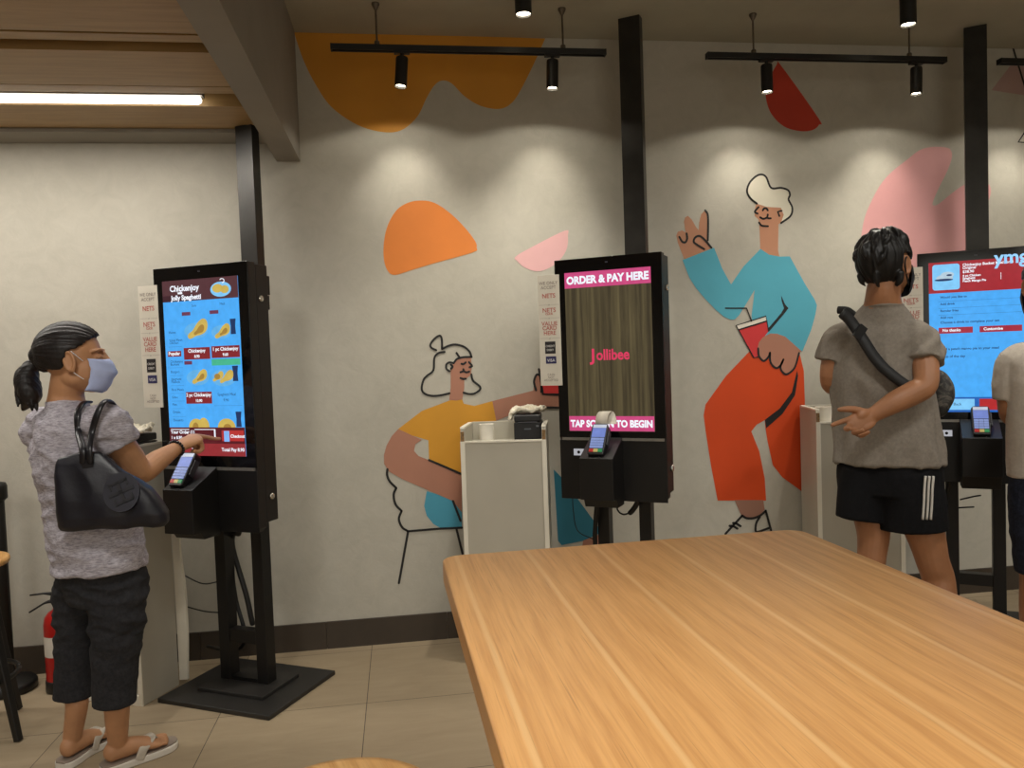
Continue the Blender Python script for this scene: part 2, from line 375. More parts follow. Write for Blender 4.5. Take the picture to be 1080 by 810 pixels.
mw = mural('painted woman in yellow top sitting on a white drawn stool')
g2 = lambda p: crop(400,340,2.893,p); g6 = lambda p: crop(400,340,6.75,p); g7 = lambda p: crop(580,490,7.714,p); g5 = lambda p: crop(560,260,5.0625,p)
shape('shorts', mw, g2([(145,515),(137,560),(145,590),(165,615),(190,629),(252,629),(252,560),(225,540)]), (72,152,178), 0, False)
shape('leg_and_shorts', mw, g7([(30,40),(48,55),(100,110),(220,270),(425,550),(270,620),(95,655),(66,620)]), (44,118,140), 0, False)
shape('calf', mw, g7([(270,616),(395,572),(425,640),(260,690)]), SKIN2, 1, False)
shape('top', mw, g2([(58,325),(130,270),(215,238),(250,228),(258,248),(290,255),(345,240),(352,275),(358,305),(330,335),(270,470),(245,460),(152,420),(150,360),(100,345)]), (206,146,40), 0, False)
shape('bent_arm', mw, g2([(58,325),(38,347),(22,376),(14,405),(15,432),(30,455),(70,478),(140,508),(225,545),(252,580),(252,462),(152,420),(120,408),(106,392),(110,372),(130,358),(100,345)]), SKIN2, 1, False)
shape('outstretched_arm', mw, g2([(345,240),(470,208),(472,175),(482,158),(494,168),(500,195),(560,195),(575,258),(450,262),(357,300)]), SKIN2, 1, False)
shape('drink_cup', mw, g5([(40,655),(185,655),(166,790),(64,790)]), (212,56,54), 1.5, False)
shape('face_and_neck', mw, g6([(535,280),(560,262),(652,250),(660,310),(655,360),(640,385),(615,402),(605,410),(605,470),(592,548),(550,556),(497,552),(508,470),(508,345),(520,300)]), SKIN2, 1, False)
strokes('ink_line', mw, [g6([(405,198),(370,180),(365,155),(395,115),(430,95),(445,120),(447,188)]), g6([(447,190),(490,168),(540,158),(600,172),(640,205),(657,246)]), g6([(657,246),(600,248),(555,260),(535,282)]), g6([(465,210),(420,220),(392,255),(385,340),(340,380),(315,410),(302,470),(320,505),(370,522),(430,520),(500,505)]), g6([(655,370),(668,415),(715,455),(715,480),(680,505),(640,510),(600,500)]), g6([(550,218),(570,248)]), g6([(530,290),(500,285),(478,300),(478,330),(500,348)]), g6([(510,302),(522,315),(510,330)]), g6([(585,295),(600,297),(615,285)]), g6([(638,283),(660,310),(642,320)]), g6([(578,355),(600,345),(598,333)]), g6([(600,347),(620,355),(640,350)]), g6([(578,396),(595,402),(615,401)])], 0.0105)
strokes('stool_line', mw, [g2([(25,448),(24,465),(32,485),(52,505)]), g2([(52,505),(44,525),(50,555),(68,575)]), g2([(68,575),(60,600),(70,625),(88,637)]), (g2([(88,637),(185,629),(252,626)]), False), (g2([(88,637),(60,795)]), False), (g2([(235,628),(254,705)]), False), (g2([(225,545),(248,605)]), False), (g2([(152,420),(252,463)]), False), g2([(478,207),(472,180),(481,159),(493,170),(494,212)]), ([(553,429.4),(594,430)], False), (g5([(42,655),(64,788),(172,791)]), False)], 0.0115)
def blob(label, pts, color, smooth=True):
    bm = nb()
    if smooth: pts = [(v.x, v.y) for v in cr([V((x,y,0)) for x,y in pts], 5, True)]
    flat(bm, [wp(p,0) for p in pts]); o = obj('wall_mural', bm, paint(color)); return tag(o, label, 'mural')
b2 = lambda p: crop(300,0,3,p); b3 = lambda p: crop(720,0,3,p); b4 = lambda p: crop(380,180,4.5,p); b8 = lambda p: crop(900,140,6,p)
def arc(pts): return [(v.x,v.y) for v in cr([V((x,y,0)) for x,y in pts], 5)]
blob('painted yellow two-lobed shape under the ceiling at the beam', arc(b2([(28,97),(60,190),(100,270),(150,340),(230,395),(310,418),(370,412),(420,370),(450,310),(475,270),(500,255),(530,265),(570,305),(620,335),(680,345),(720,325),(750,280),(790,200),(825,122)])), (206,140,36), False)
blob('painted orange half circle on the wall left of the middle kiosk', b4([(165,495),(130,475),(112,420),(112,340),(130,260),(170,190),(220,155),(280,142),(350,152),(430,205),(500,275),(545,335),(552,365),(535,388),(350,440),(250,470)]), (222,128,50))
blob('small painted pink leaf shape above the middle kiosk sign', b4([(735,410),(800,370),(970,285),(985,310),(980,370),(950,420),(900,460),(840,478),(780,460),(745,430)]), (226,176,176))
blob('painted red half disc below the second track light', b3([(297,205),(312,209),(430,375),(431,395),(410,412),(370,415),(320,400),(280,360),(263,310),(266,270)]), (190,58,34))
blob('large painted pink leaf behind the head of the man in grey', arc(b8([(30,800),(50,650),(70,540),(110,440),(170,330),(240,250),(340,170),(420,110),(500,90),(590,95),(620,120),(620,170),(590,250),(540,350),(502,440),(508,460),(540,450),(620,385),(700,330),(780,310),(850,320),(870,370),(850,440),(800,540),(760,700),(740,900)])), (216,158,158), False)
blob('painted pale pink triangle behind the right-hand track light', [(1045.5,95.2),(1071,62),(1115,106)], (178,148,142), False)
st = mural('painted black zigzag lines at the top right wall edge')
strokes('ink_line', st, [([(1068,50.7),(1080,90),(1086,110)], False), ([(1084,134),(1073.5,150),(1090,151)], False)], 0.011)
# ================================================================ ordering kiosks
mcase = mat('kiosk black steel', (15,14,14), 0.42, 0.12, 20)
mside_k = mat('kiosk brown-black side', (25,20,18), 0.5, 0.1, 20)
mglass = mat('kiosk glass', (8,8,9), 0.08, 0.05, 10)
msilver = mat('brushed silver', (150,148,142), 0.35, 0.06, 40, metal=0.7)
mchrome = mat('lock metal', (205,200,190), 0.25, 0.05, 40, metal=0.9)
msign = mat('sign board', (206,199,184), 0.6, 0.03, 6)
mplate = mat('base plate black', (38,36,34), 0.5, 0.12, 12, 0.05)
mcable = mat('black cable rubber', (16,16,16), 0.5, 0.1, 30)
def E(n, c, s=1.0): return emis('screen '+n, c, s)
SB = 1.0
blue = E('blue', (74,170,246), SB); pale = E('pale blue', (128,200,248), SB); dred = E('dark red', (136,38,44), SB*0.9)
red = E('red', (178,44,46), SB); pink = E('pink', (206,74,128), SB*0.95); white = E('white', (238,242,255), SB*1.05)
navy = E('navy', (24,40,110), SB*0.8); brown = E('header brown', (92,52,58), SB*0.8); green = E('green', (70,180,140), SB)
gold = E('fried gold', (214,184,90), SB*0.9); gold2 = E('fried shade', (176,136,60), SB*0.85); ink = E('ink', (36,66,120), SB*0.6)
grey_r = E('bar grey red', (130,80,84), SB*0.7); jred = E('wordmark red', (214,56,92), SB)
def m_woodscreen():
    n = NT('screen wood'); v = n.coord((26,1,1.1)); f = n.noise(v, 3.2, 8, 0.7, 0.3)
    pl = n.noise(n.coord((16,1,0.02)), 2.2, 1)
    c = n.mix(0.55, n.ramp(f, [(0.25,(22,18,13)),(0.5,(84,73,50)),(0.72,(128,114,80))]), n.ramp(pl, [(0.35,(40,33,22)),(0.65,(110,98,66))]))
    n.b.inputs['Base Color'].default_value = (0.01,0.01,0.01,1); n.link(c, n.b.inputs['Emission Color']); n.b.inputs['Emission Strength'].default_value = 0.75
    n.set(Roughness=0.3); return n.m
SXW = 0.197
class Screen:
    """u across 0..1, v down 0..1 on a kiosk display"""
    def __init__(s, scr, z0, z1): s.o, s.z0, s.z1 = scr, z0, z1; s.k = 0
    def p(s, u, v, l=1): return V((-SXW+2*SXW*u, -0.0012-0.0004*l, s.z1-(s.z1-s.z0)*v))
    def rects(s, name, lst, m, l=1, r=0.0):
        for u0,v0,u1,v1 in lst:
            bm = nb()
            if r:
                pts = []; h = (s.z1-s.z0); ru, rv = r, r*2*SXW/h
                for cx, cy, a0 in ((u1-ru,v0+rv,-90),(u1-ru,v1-rv,0),(u0+ru,v1-rv,90),(u0+ru,v0+rv,180)):
                    for k in range(5):
                        a = math.radians(a0+90*k/4); pts.append((cx+ru*math.cos(a), cy+rv*math.sin(a)))
                bm.faces.new([bm.verts.new(s.p(a,b,l)) for a,b in pts])
            else: bm.faces.new([bm.verts.new(s.p(a,b,l)) for a,b in ((u0,v0),(u1,v0),(u1,v1),(u0,v1))])
            obj(name, bm, m, s.o)
    def poly(s, name, polys, m, l=2):
        for pts in polys: bm = nb(); flat(bm, [s.p(a,b,l) for a,b in pts]); obj(name, bm, m, s.o)
    def text(s, name, items, m, l=3, bold=0.0):
        """items: (string, u, v baseline, cap height in metres, align[, squeeze])"""
        for it in items:
            t, u, v, sz, al = it[:5]; sq = it[5] if len(it) > 5 else 1.0
            o = s.p(u, v, l); bm = nb(); text_bm(bm, t, sz, lambda a, b: o+V((a*sq, 0, b)), al, bold=bold); obj(name, bm, m, s.o)
def ellp(u, v, ru, rv, n=20, a0=0, a1=2*PI): return [(u+ru*math.cos(a0+(a1-a0)*k/n), v+rv*math.sin(a0+(a1-a0)*k/n)) for k in range(n if a1-a0 > 6 else n+1)]
def drum(u, v, s):                                             # outline of a drumstick, bone end lower left
    o = [(-1,0.75),(-0.85,0.45),(-0.5,0.2),(-0.2,-0.25),(0.15,-0.7),(0.6,-0.95),(0.95,-0.7),(1.0,-0.1),(0.75,0.4),(0.3,0.65),(-0.2,0.75),(-0.55,0.95),(-0.85,1.0)]
    return [(p.x,p.y) for p in cr([V((u+a*s, v+b*s*0.42,0)) for a,b in o], 3, True)]
def terminal(label, root_loc, yaw, receipt=False):
    t = thing('card_terminal', label, 'payment terminal', root_loc, yaw, 'card terminals on the kiosks')
    T = Matrix.Rotation(math.radians(-36), 4, 'X') @ Matrix.Diagonal((0.97,1,0.86,1))               # leans back
    def tb(*a): return [a[0]-a[1]/2, a[0]+a[1]/2]
    bm = nb(); prism(bm, [(-0.036,0.0),(0.036,0.0),(0.040,0.05),(0.039,0.165),(0.030,0.178),(-0.030,0.178),(-0.039,0.165),(-0.040,0.05)], 'y', -0.012, 0.030); bm.transform(T); obj('body', bm, mat('terminal black', (22,22,25), 0.4), t, bevel=0.005)
    bm = nb(); box(bm, -0.031, 0.031, -0.0135, -0.011, 0.098, 0.150); bm.transform(T); obj('display', bm, emis('terminal display', (120,140,214), 0.85), t)
    bm = nb(); box(bm, -0.031, 0.031, -0.0135, -0.011, 0.152, 0.170); bm.transform(T); obj('top_strip', bm, emis('terminal strip', (214,220,236), 0.8), t)
    bm = nb()
    for r in range(4):
        for c in range(3): box(bm, -0.030+0.0205*c, -0.011+0.0205*c, -0.0155, -0.011, 0.036+0.0150*r, 0.0475+0.0150*r)
    bm.transform(T); obj('keypad', bm, emis('terminal keys', (150,168,226), 0.7), t)
    for nme, c, x in (('cancel_key',(206,52,48),-0.030),('clear_key',(222,200,120),-0.0095),('enter_key',(60,160,96),0.011)):
        bm = nb(); box(bm, x, x+0.019, -0.0155, -0.011, 0.014, 0.030); bm.transform(T); obj(nme, bm, emis('key '+nme, c, 0.6), t)
    bm = nb(); box(bm, 0.040, 0.046, -0.006, 0.022, 0.06, 0.14); bm.transform(T); obj('card_reader', bm, mat('terminal grey', (60,60,64), 0.4), t, bevel=0.002)
    bm = nb(); tube(bm, [T @ V((0.015,0.012,0.0)), T @ V((0.02,0.0,-0.014)), T @ V((0.03,0.03,-0.012)), T @ V((0.03,0.09,0.0))], 0.005, 10); obj('cable', bm, mcable, t, True)
    return t
def paper_strip(bm, pts, hw, th=0.0006):
    P = cr(pts, 6); a = [bm.verts.new(p+V((-hw,0,0))) for p in P]; b = [bm.verts.new(p+V((hw,0,0))) for p in P]
    for i in range(len(P)-1): bm.faces.new((a[i], a[i+1], b[i+1], b[i]))
def sign(parent, z0, z1):
    x0, x1 = -0.327, -0.222; w = x1-x0; h = z1-z0
    s = obj('payment_sign', box(nb(), x0, x1, -0.0055, -0.002, z0, z1), msign, parent)
    def tx(name, items, m, bold=0.0):
        for t, v, sz in items:
            o = V(((x0+x1)/2, -0.0062, z1-v*h)); bm = nb(); text_bm(bm, t, sz, lambda a, b: o+V((a,0,b)), 'CENTER', bold=bold); obj(name, bm, m, s)
    mt = mat('sign dark ink', (112,98,92), 0.6); mr = mat('sign red ink', (172,92,82), 0.6); ml = mat('sign white ink', (225,222,215), 0.6)
    tx('sign_text', [('WE ONLY',0.085,0.020),('ACCEPT',0.125,0.020),('CASH',0.91,0.014),('NOT',0.935,0.014),('ACCEPTED',0.96,0.014),('or',0.275,0.012),('or',0.395,0.012),('or',0.578,0.012)], mt)
    tx('brand_text', [('NETS',0.205,0.028),('NETS',0.335,0.028),('CLICK',0.358,0.013),('VALUE',0.455,0.026),('CARD',0.495,0.026),('HERE',0.54,0.026)], mr, 0.0005)
    for v in (0.268, 0.388, 0.57): bm = nb(); box(bm, x0+0.004, x0+w*0.42, -0.0060, -0.0054, z1-v*h-0.0004, z1-v*h+0.0004); box(bm, x0+w*0.58, x1-0.004, -0.0060, -0.0054, z1-v*h-0.0004, z1-v*h+0.0004); obj('divider_line', bm, mt, s)
    for nme, c, v0, v1, a, b, it in (('dark_badge',(34,30,32),0.60,0.71,0.26,0.74,[('CREDIT',0.65,0.013),('DEBIT',0.685,0.013)]),('navy_badge',(40,38,84),0.735,0.80,0.28,0.76,[('VISA',0.783,0.019)])):
        bd = obj(nme, box(nb(), x0+w*a, x0+w*b, -0.0064, -0.0054, z1-v1*h, z1-v0*h), mat('sign '+nme, c, 0.5), s, bevel=0.0)
        bm = nb()
        for t, v, sz in it:
            o = V((x0+w*(a+b)/2, -0.0070, z1-v*h)); text_bm(bm, t, sz, lambda p, q: o+V((p,0,q)), 'CENTER')
        obj(nme+'_text', bm, ml, s)
def kiosk(label, O, yaw, zbar, zs0, zs1, zb, wedge, post, post_top, postw=0.05, sz=(1.26,1.78)):
    k = thing('ordering_kiosk', label, 'kiosk', (O[0],O[1],0), math.radians(yaw), 'ordering kiosks along the mural wall')
    H = 1.848
    bm = nb(); prism(bm, [(-0.245,zb),(0.225,zb),(0.245,zb+0.02),(0.245,H),(-0.245,H)], 'y', 0.005, 0.05); obj('front_case', bm, mside_k, k, bevel=0.004)
    obj('rear_case', box(nb(), -0.242, 0.242, 0.054, 0.128, zb+0.035, H-0.008), mside_k, k, bevel=0.003)
    obj('case_seam', box(nb(), -0.236, 0.236, 0.049, 0.055, zb+0.05, H-0.015), mblk, k)
    obj('front_glass', box(nb(), -0.245, 0.245, 0.0, 0.0055, zbar+0.006, H), mglass, k, bevel=0.002)
    obj('lower_panel', box(nb(), -0.245, 0.245, 0.0, 0.0055, zb+0.002, zbar-0.006), mcase, k, bevel=0.002)
    obj('trim_bar', box(nb(), -0.232, 0.236, -0.003, 0.004, zbar-0.006, zbar+0.006), msilver, k)
    obj('camera_eye', box(nb(), -0.006, 0.006, -0.0010, 0.001, H-0.028, H-0.022), mat('eye grey', (60,60,66), 0.3), k)
    for z, yy in ((1.70,0.075),(zb+0.14,0.085)):
        bm = nb(); lathe(bm, [(0.0135,0.0),(0.0135,0.008),(0.011,0.011),(0.004,0.011)], 18); bm.transform(Matrix.Translation((0.242,yy,z)) @ Matrix.Rotation(PI/2,4,'Y')); obj('lock', bm, mchrome, k, True)
    obj('mounting_plate', box(nb(), -0.135, 0.135, 0.128, 0.15, zb+0.06, 1.5), mcase, k)
    bm = nb(); box(bm, 0.08, 0.225, 0.128, 0.165, 1.72, 1.80); box(bm, 0.10, 0.205, 0.128, 0.185, 1.66, 1.72); obj('rear_bracket', bm, mside_k, k, bevel=0.002)
    for s in (-1, 1): obj('leg', box(nb(), s*0.10-0.0275, s*0.10+0.0275, 0.15, 0.21, 0.035, zb+0.5), mcase, k, bevel=0.002)
    obj('cross_bar', box(nb(), -0.0725, 0.0725, 0.155, 0.205, 0.205, 0.262), mcase, k, bevel=0.001)
    obj('foot_bar', box(nb(), -0.0725, 0.0725, 0.155, 0.205, 0.035, 0.05), mcase, k)
    bm = nb(); box(bm, 0.014-0.29, 0.014+0.29, 0.165-0.235, 0.165+0.235, 0, 0.02); obj('base_plate', bm, mplate, k, bevel=0.004)
    bm = nb(); box(bm, 0.014-0.172, 0.014+0.172, 0.165-0.125, 0.165+0.125, 0.02, 0.035); obj('upper_base_plate', bm, mplate, k, bevel=0.002)
    px, py = post
    obj('ceiling_post', box(nb(), px-postw, px+postw, py, py+0.05, zb+0.15, post_top), mat('post metal', (52,50,47), 0.34, 0.1, 12, metal=0.55), k, bevel=0.001)
    bm = nb(); box(bm, px-0.02, px+0.02, 0.128, py+0.002, 1.2, 1.26); box(bm, px-0.02, px+0.02, 0.128, py+0.002, 0.98, 1.04); obj('post_bracket', bm, mcase, k)
    w0, w1 = wedge; zf = zbar-0.066
    bm = nb(); prism(bm, [(0.0,zbar+0.008),(-0.15,zf),(-0.15,zf-0.18),(-0.11,zf-0.18),(-0.09,zb-0.012),(0.0,zb-0.012)], 'x', w0, w1); ph = obj('payment_housing', bm, mcase, k, bevel=0.002)
    scx = w0-0.055
    obj('scanner_window', box(nb(), scx-0.024, scx+0.024, -0.0015, 0.0, zbar-0.075, zbar-0.045), emis('scanner glow', (190,190,196), 0.8), k)
    bm = nb(); lathe(bm, [(0.007,0),(0.007,0.002),(0.002,0.002)], 14); bm.transform(Matrix.Translation((scx,-0.0015,zbar-0.06)) @ Matrix.Rotation(PI/2,4,'X')); obj('scanner_lens', bm, mglass, k)
    sign(k, *sz)
    scr = obj('screen', box(nb(), -SXW, SXW, -0.0012, 0.0, zs0, zs1), None, k)
    return k, Screen(scr, zs0, zs1)
def klocal(k, x, y, z):
    a = k.rotation_euler.z; return V((k.location.x + x*math.cos(a)-y*math.sin(a), k.location.y + x*math.sin(a)+y*math.cos(a), z))
def cables(k, lists):
    for pts, r in lists:
        bm = nb(); tube(bm, [V(p) for p in pts], r, 10, 6); obj('power_cable', bm, mcable, k, True)
# --- kiosk with the food menu
K1O, K1Y = (-0.804,-0.545), -29
k1, s1 = kiosk('black ordering kiosk with blue food menu touched by the woman in grey', K1O, K1Y, 1.002, 1.055, 1.792, 0.738, (-0.105,0.045), (0.0,0.32), 2.502, 0.045)
s1.o.data.materials.append(blue)
s1.rects('header_banner', [(0,0,1,0.12)], brown, 1); s1.rects('header_shade', [(0,0.085,0.42,0.12)], E('header dark', (70,30,42), 0.7), 2)
s1.text('header_text', [('Chickenjoy',0.30,0.062,0.034,'CENTER'),('with',0.24,0.078,0.014,'CENTER'),('Jolly Spaghetti',0.32,0.112,0.028,'CENTER')], white, 4, 0.0012)
s1.poly('header_plate', [ellp(0.78,0.068,0.135,0.042)], pale, 3); s1.poly('header_food', [ellp(0.74,0.062,0.07,0.024), ellp(0.83,0.07,0.055,0.022)], gold, 4)
s1.poly('header_swirl', [ellp(0.80,0.022,0.035,0.014,14,-2.6,1.6)+ellp(0.80,0.022,0.024,0.009,14,-2.6,1.6)[::-1]], white, 4)
s1.rects('menu_button', [(0.25,0.385,0.60,0.452),(0.62,0.382,0.985,0.448),(0.03,0.40,0.215,0.432),(0.25,0.636,0.595,0.703)], dred, 2)
s1.rects('price_tag', [(0.25,0.182,0.365,0.202),(0.62,0.182,0.735,0.202),(0.25,0.460,0.355,0.480)], E('tag', (120,60,90),0.8), 2)
s1.rects('green_bar', [(0.615,0.455,0.985,0.490)], green, 2)
s1.text('menu_button_text', [('Chickenjoy',0.425,0.412,0.020,'CENTER'),('8.90',0.425,0.442,0.016,'CENTER'),('1 pc Chickenjoy',0.80,0.408,0.020,'CENTER'),('9.60',0.80,0.438,0.016,'CENTER'),('Popular',0.12,0.423,0.020,'CENTER'),('2 pc Chickenjoy',0.42,0.662,0.020,'CENTER'),('10.90',0.42,0.693,0.016,'CENTER')], white, 3, 0.0006)
s1.text('category_text', [(t,0.06,v,0.015,'LEFT') for t,v in (('Home',0.30),('Value Meals',0.345),('Chicken',0.36),('Chickenjoy',0.467),('Buckets',0.483),('Burgers',0.525),('Spaghetti',0.567),('Palabok',0.583),('Rice Meals',0.628),('Sides',0.671),('Pies',0.713),('Drinks',0.757),('Desserts',0.803))]+[('Spaghetti Meal',0.79,0.660,0.016,'CENTER'),('9.90',0.78,0.692,0.016,'CENTER'),('Solo',0.42,0.155,0.014,'CENTER'),('Meal',0.79,0.155,0.014,'CENTER')], ink, 3)
s1.rects('divider_line', [(0.05,v,0.23,v+0.0015) for v in (0.375,0.495,0.54,0.597,0.642,0.686,0.729,0.775)]+[(0.62,0.715,0.985,0.7165)], E('line blue', (60,130,200), 0.8), 2)
s1.poly('food_plate', [ellp(0.43,0.29,0.16,0.045), ellp(0.76,0.305,0.13,0.038), ellp(0.42,0.555,0.15,0.045), ellp(0.76,0.56,0.16,0.048)], E('plate blue', (100,180,236), 0.95), 2)
s1.poly('food_picture', [drum(0.45,0.278,0.135), drum(0.775,0.298,0.10), drum(0.445,0.548,0.10), drum(0.69,0.55,0.07), drum(0.80,0.552,0.09), ellp(0.37,0.838,0.10,0.05,14,PI,2*PI), ellp(0.47,0.838,0.075,0.055,14,PI,2*PI), ellp(0.77,0.838,0.115,0.05,14,PI,2*PI)], gold, 3)
s1.poly('food_shade', [drum(0.47,0.285,0.07), drum(0.79,0.303,0.05), drum(0.46,0.553,0.05), ellp(0.68,0.552,0.04,0.016), ellp(0.36,0.838,0.04,0.028,10,PI,2*PI), ellp(0.78,0.838,0.05,0.02,10,PI,2*PI)], gold2, 4)
s1.poly('drink_picture', [[(u-0.038,v-0.04),(u+0.038,v-0.04),(u+0.028,v),(u+0.034,v+0.045),(u-0.034,v+0.045),(u-0.028,v)] for u,v in ((0.915,0.275),(0.915,0.535),(0.93,0.79))], ink, 3)
s1.rects('order_bar', [(0,0.838,1,0.93)], E('order bar', (100,28,36), 0.75), 2); s1.rects('order_bar_base', [(0,0.93,1,1.0)], E('order base', (156,50,54), 0.85), 2)
s1.rects('pay_button', [(0.70,0.855,0.985,0.915)], E('pay red', (190,52,50), 0.9), 3); s1.rects('pay_card_picture', [(0.73,0.858,0.80,0.918)], E('card blue', (130,180,240), 1), 4)
s1.rects('order_bar_frame', [(0.02,0.848,0.27,0.852),(0.34,0.848,0.62,0.852),(0.60,0.848,0.62,0.91)], white, 3)
s1.text('order_bar_text', [('Your Order (1)',0.02,0.874,0.020,'LEFT'),('1 x 8.90',0.02,0.905,0.018,'LEFT'),('Checkout',0.815,0.895,0.018,'LEFT'),('Total Pay 8.90',0.985,0.972,0.020,'RIGHT'),('Cancel',0.36,0.965,0.018,'CENTER')], white, 5, 0.0006)
cables(k1, [([(0.03,0.10,0.80),(0.02,0.14,0.70),(-0.06,0.20,0.68),(-0.09,0.225,0.60),(-0.03,0.225,0.40),(0.0,0.222,0.27)], 0.012),
            ([(-0.11,0.23,0.52),(-0.09,0.23,0.36),(-0.05,0.23,0.20),(-0.14,0.26,0.12),(-0.33,0.30,0.10)], 0.009),
            ([(-0.50,0.33,0.43),(-0.36,0.32,0.395),(-0.20,0.28,0.43),(-0.12,0.22,0.40)], 0.003), ([(-0.50,0.33,0.275),(-0.36,0.32,0.262),(-0.20,0.28,0.28),(-0.12,0.22,0.29)], 0.003)])
# --- idle kiosk in the middle
K2O, K2Y = (0.916,-0.600), -33
k2, s2 = kiosk('black ordering kiosk showing the pink order and pay here start page', K2O, K2Y, 1.043, 1.078, 1.788, 0.768, (-0.10,0.05), (0.02,0.40), CEIL, 0.052, (1.285,1.785))
s2.o.data.materials.append(m_woodscreen())
s2.rects('header_band', [(0,0,1,0.098)], pink, 1); s2.rects('footer_band', [(0.005,0.905,0.995,0.998)], pink, 1)
s2.text('header_text', [('ORDER & PAY HERE',0.5,0.072,0.046,'CENTER',0.92)], white, 3, 0.0022); s2.text('footer_text', [('TAP SCREEN TO BEGIN',0.5,0.972,0.042,'CENTER',0.86)], white, 3, 0.002)
s2.text('wordmark', [('J',0.315,0.556,0.074,'CENTER',1.05),('ollibee',0.545,0.553,0.066,'CENTER',0.86)], jred, 3, 0.0018)
cables(k2, [([(-0.10,0.09,0.80),(-0.115,0.10,0.70),(-0.14,0.14,0.55),(-0.15,0.2,0.35),(-0.12,0.24,0.15),(-0.05,0.25,0.045)], 0.011),
            ([(0.085,0.10,0.80),(0.075,0.12,0.745),(0.05,0.13,0.705),(0.035,0.135,0.69)], 0.012), ([(0.035,0.135,0.69),(-0.0,0.14,0.68),(-0.03,0.15,0.70),(-0.045,0.17,0.77)], 0.004),
            ([(-0.225,0.09,0.80),(-0.225,0.09,0.70),(-0.21,0.10,0.60),(-0.15,0.14,0.555)], 0.0022)])
# --- kiosk the two men stand at
K3O, K3Y = (2.705,-0.600), -34
k3, s3 = kiosk('black ordering kiosk with red and blue order page in front of the man in grey', K3O, K3Y, 1.040, 1.082, 1.800, 0.742, (-0.075,0.085), (0.045,0.42), CEIL, 0.051, (1.285,1.785))
s3.o.data.materials.append(blue)
s3.rects('header_banner', [(0,0,1,0.205)], E('header red', (170,42,52), 0.9), 1); s3.rects('food_tile', [(0.04,0.015,0.33,0.185)], pale, 2, 0.03)
s3.poly('food_picture', [ellp(0.17,0.105,0.09,0.022), ellp(0.20,0.085,0.07,0.02)], E('dish', (190,214,230), 0.9), 3); s3.poly('food_shade', [ellp(0.16,0.118,0.10,0.008), ellp(0.22,0.088,0.03,0.006)], ink, 4)
s3.text('header_text', [('Chickenjoy Bucket Meal for 4',0.36,0.035,0.017,'LEFT'),('Original',0.36,0.055,0.017,'LEFT'),('$38.90',0.36,0.08,0.017,'LEFT'),('4 pc Chicken',0.36,0.105,0.014,'LEFT'),('Spaghetti',0.36,0.122,0.014,'LEFT'),('Peach Mango Pie',0.36,0.14,0.014,'LEFT'),('1',0.745,0.105,0.013,'LEFT'),('1',0.745,0.120,0.013,'LEFT'),('1',0.745,0.135,0.013,'LEFT')], white, 3, 0.0005)
s3.text('painted_reflection', [('ymgk',0.69,0.035,0.085,'LEFT',0.95)], E('reflection blue', (150,205,255), 1.1), 5, 0.002)  # reflection in the glass, painted on as glowing letters
s3.rects('order_button', [(0.10,0.435,0.46,0.475),(0.53,0.435,0.96,0.475)], E('order red', (170,44,64), 0.9), 2)
s3.text('order_button_text', [('No thanks',0.14,0.462,0.018,'LEFT'),('Customise',0.57,0.462,0.018,'LEFT')], white, 4, 0.0006)
s3.rects('divider_line', [(0.10,v,0.96,v+0.002) for v in (0.26,0.305,0.35)], E('line blue', (60,130,200), 0.8), 2)
s3.text('list_text', [('Would you like to',0.12,0.24,0.015,'LEFT'),('Add drink',0.12,0.285,0.015,'LEFT'),('Regular fries',0.12,0.33,0.015,'LEFT'),('Add rice',0.12,0.375,0.015,'LEFT'),('Choose a drink to complete your set',0.12,0.408,0.016,'LEFT'),('Add a peach mango pie to your meal',0.12,0.585,0.016,'LEFT'),('Soup of the day',0.12,0.635,0.016,'LEFT')], ink, 3, 0.0003)
s3.rects('footer_bar', [(0,0.90,1,1)], E('footer blue', (40,104,190), 0.9), 2); s3.rects('back_button', [(0.12,0.912,0.47,0.985)], pale, 3); s3.rects('next_button', [(0.52,0.912,0.96,0.985)], red, 3)
s3.text('footer_text', [('NEXT',0.78,0.96,0.022,'CENTER')], white, 5, 0.0008); s3.text('back_text', [('Back',0.29,0.955,0.018,'CENTER')], ink, 5)
cables(k3, [([(-0.10,0.10,0.80),(-0.13,0.14,0.62),(-0.17,0.2,0.35),(-0.2,0.24,0.08)], 0.011), ([(-0.06,0.22,0.62),(0.0,0.24,0.635),(0.03,0.25,0.64)], 0.004), ([(-0.12,0.22,0.57),(-0.06,0.24,0.575),(-0.0,0.25,0.58)], 0.004)])
# --- card terminals standing on the payment housings
def seat(k, x, zbar, d=0.136): return klocal(k, x, -d, zbar+0.008-d*0.4933+0.004)
terminal('card terminal on the kiosk the woman is touching', seat(k1,-0.045,1.002), math.radians(K1Y))
tt = terminal('card terminal with a white receipt curling out, on the middle kiosk', seat(k2,-0.03,1.043), math.radians(K2Y))
bm = nb(); T = Matrix.Rotation(math.radians(-36), 4, 'X') @ Matrix.Diagonal((0.97,1,0.86,1))
paper_strip(bm, [T @ V((0.002,0.004,0.165)), T @ V((0.004,-0.018,0.190)), T @ V((0.008,-0.026,0.222)), T @ V((0.018,-0.018,0.246)), T @ V((0.030,-0.006,0.236)), T @ V((0.040,-0.002,0.205)), T @ V((0.046,-0.004,0.180))], 0.027)
mpaper = mat('thermal paper', (200,192,178), 0.7, 0.03)
o = obj('receipt', bm, mpaper, tt, True); sd = o.modifiers.new('s','SOLIDIFY'); sd.thickness = 0.0006
terminal('card terminal on the right-hand kiosk beside the man in grey', seat(k3,0.005,1.040), math.radians(K3Y))
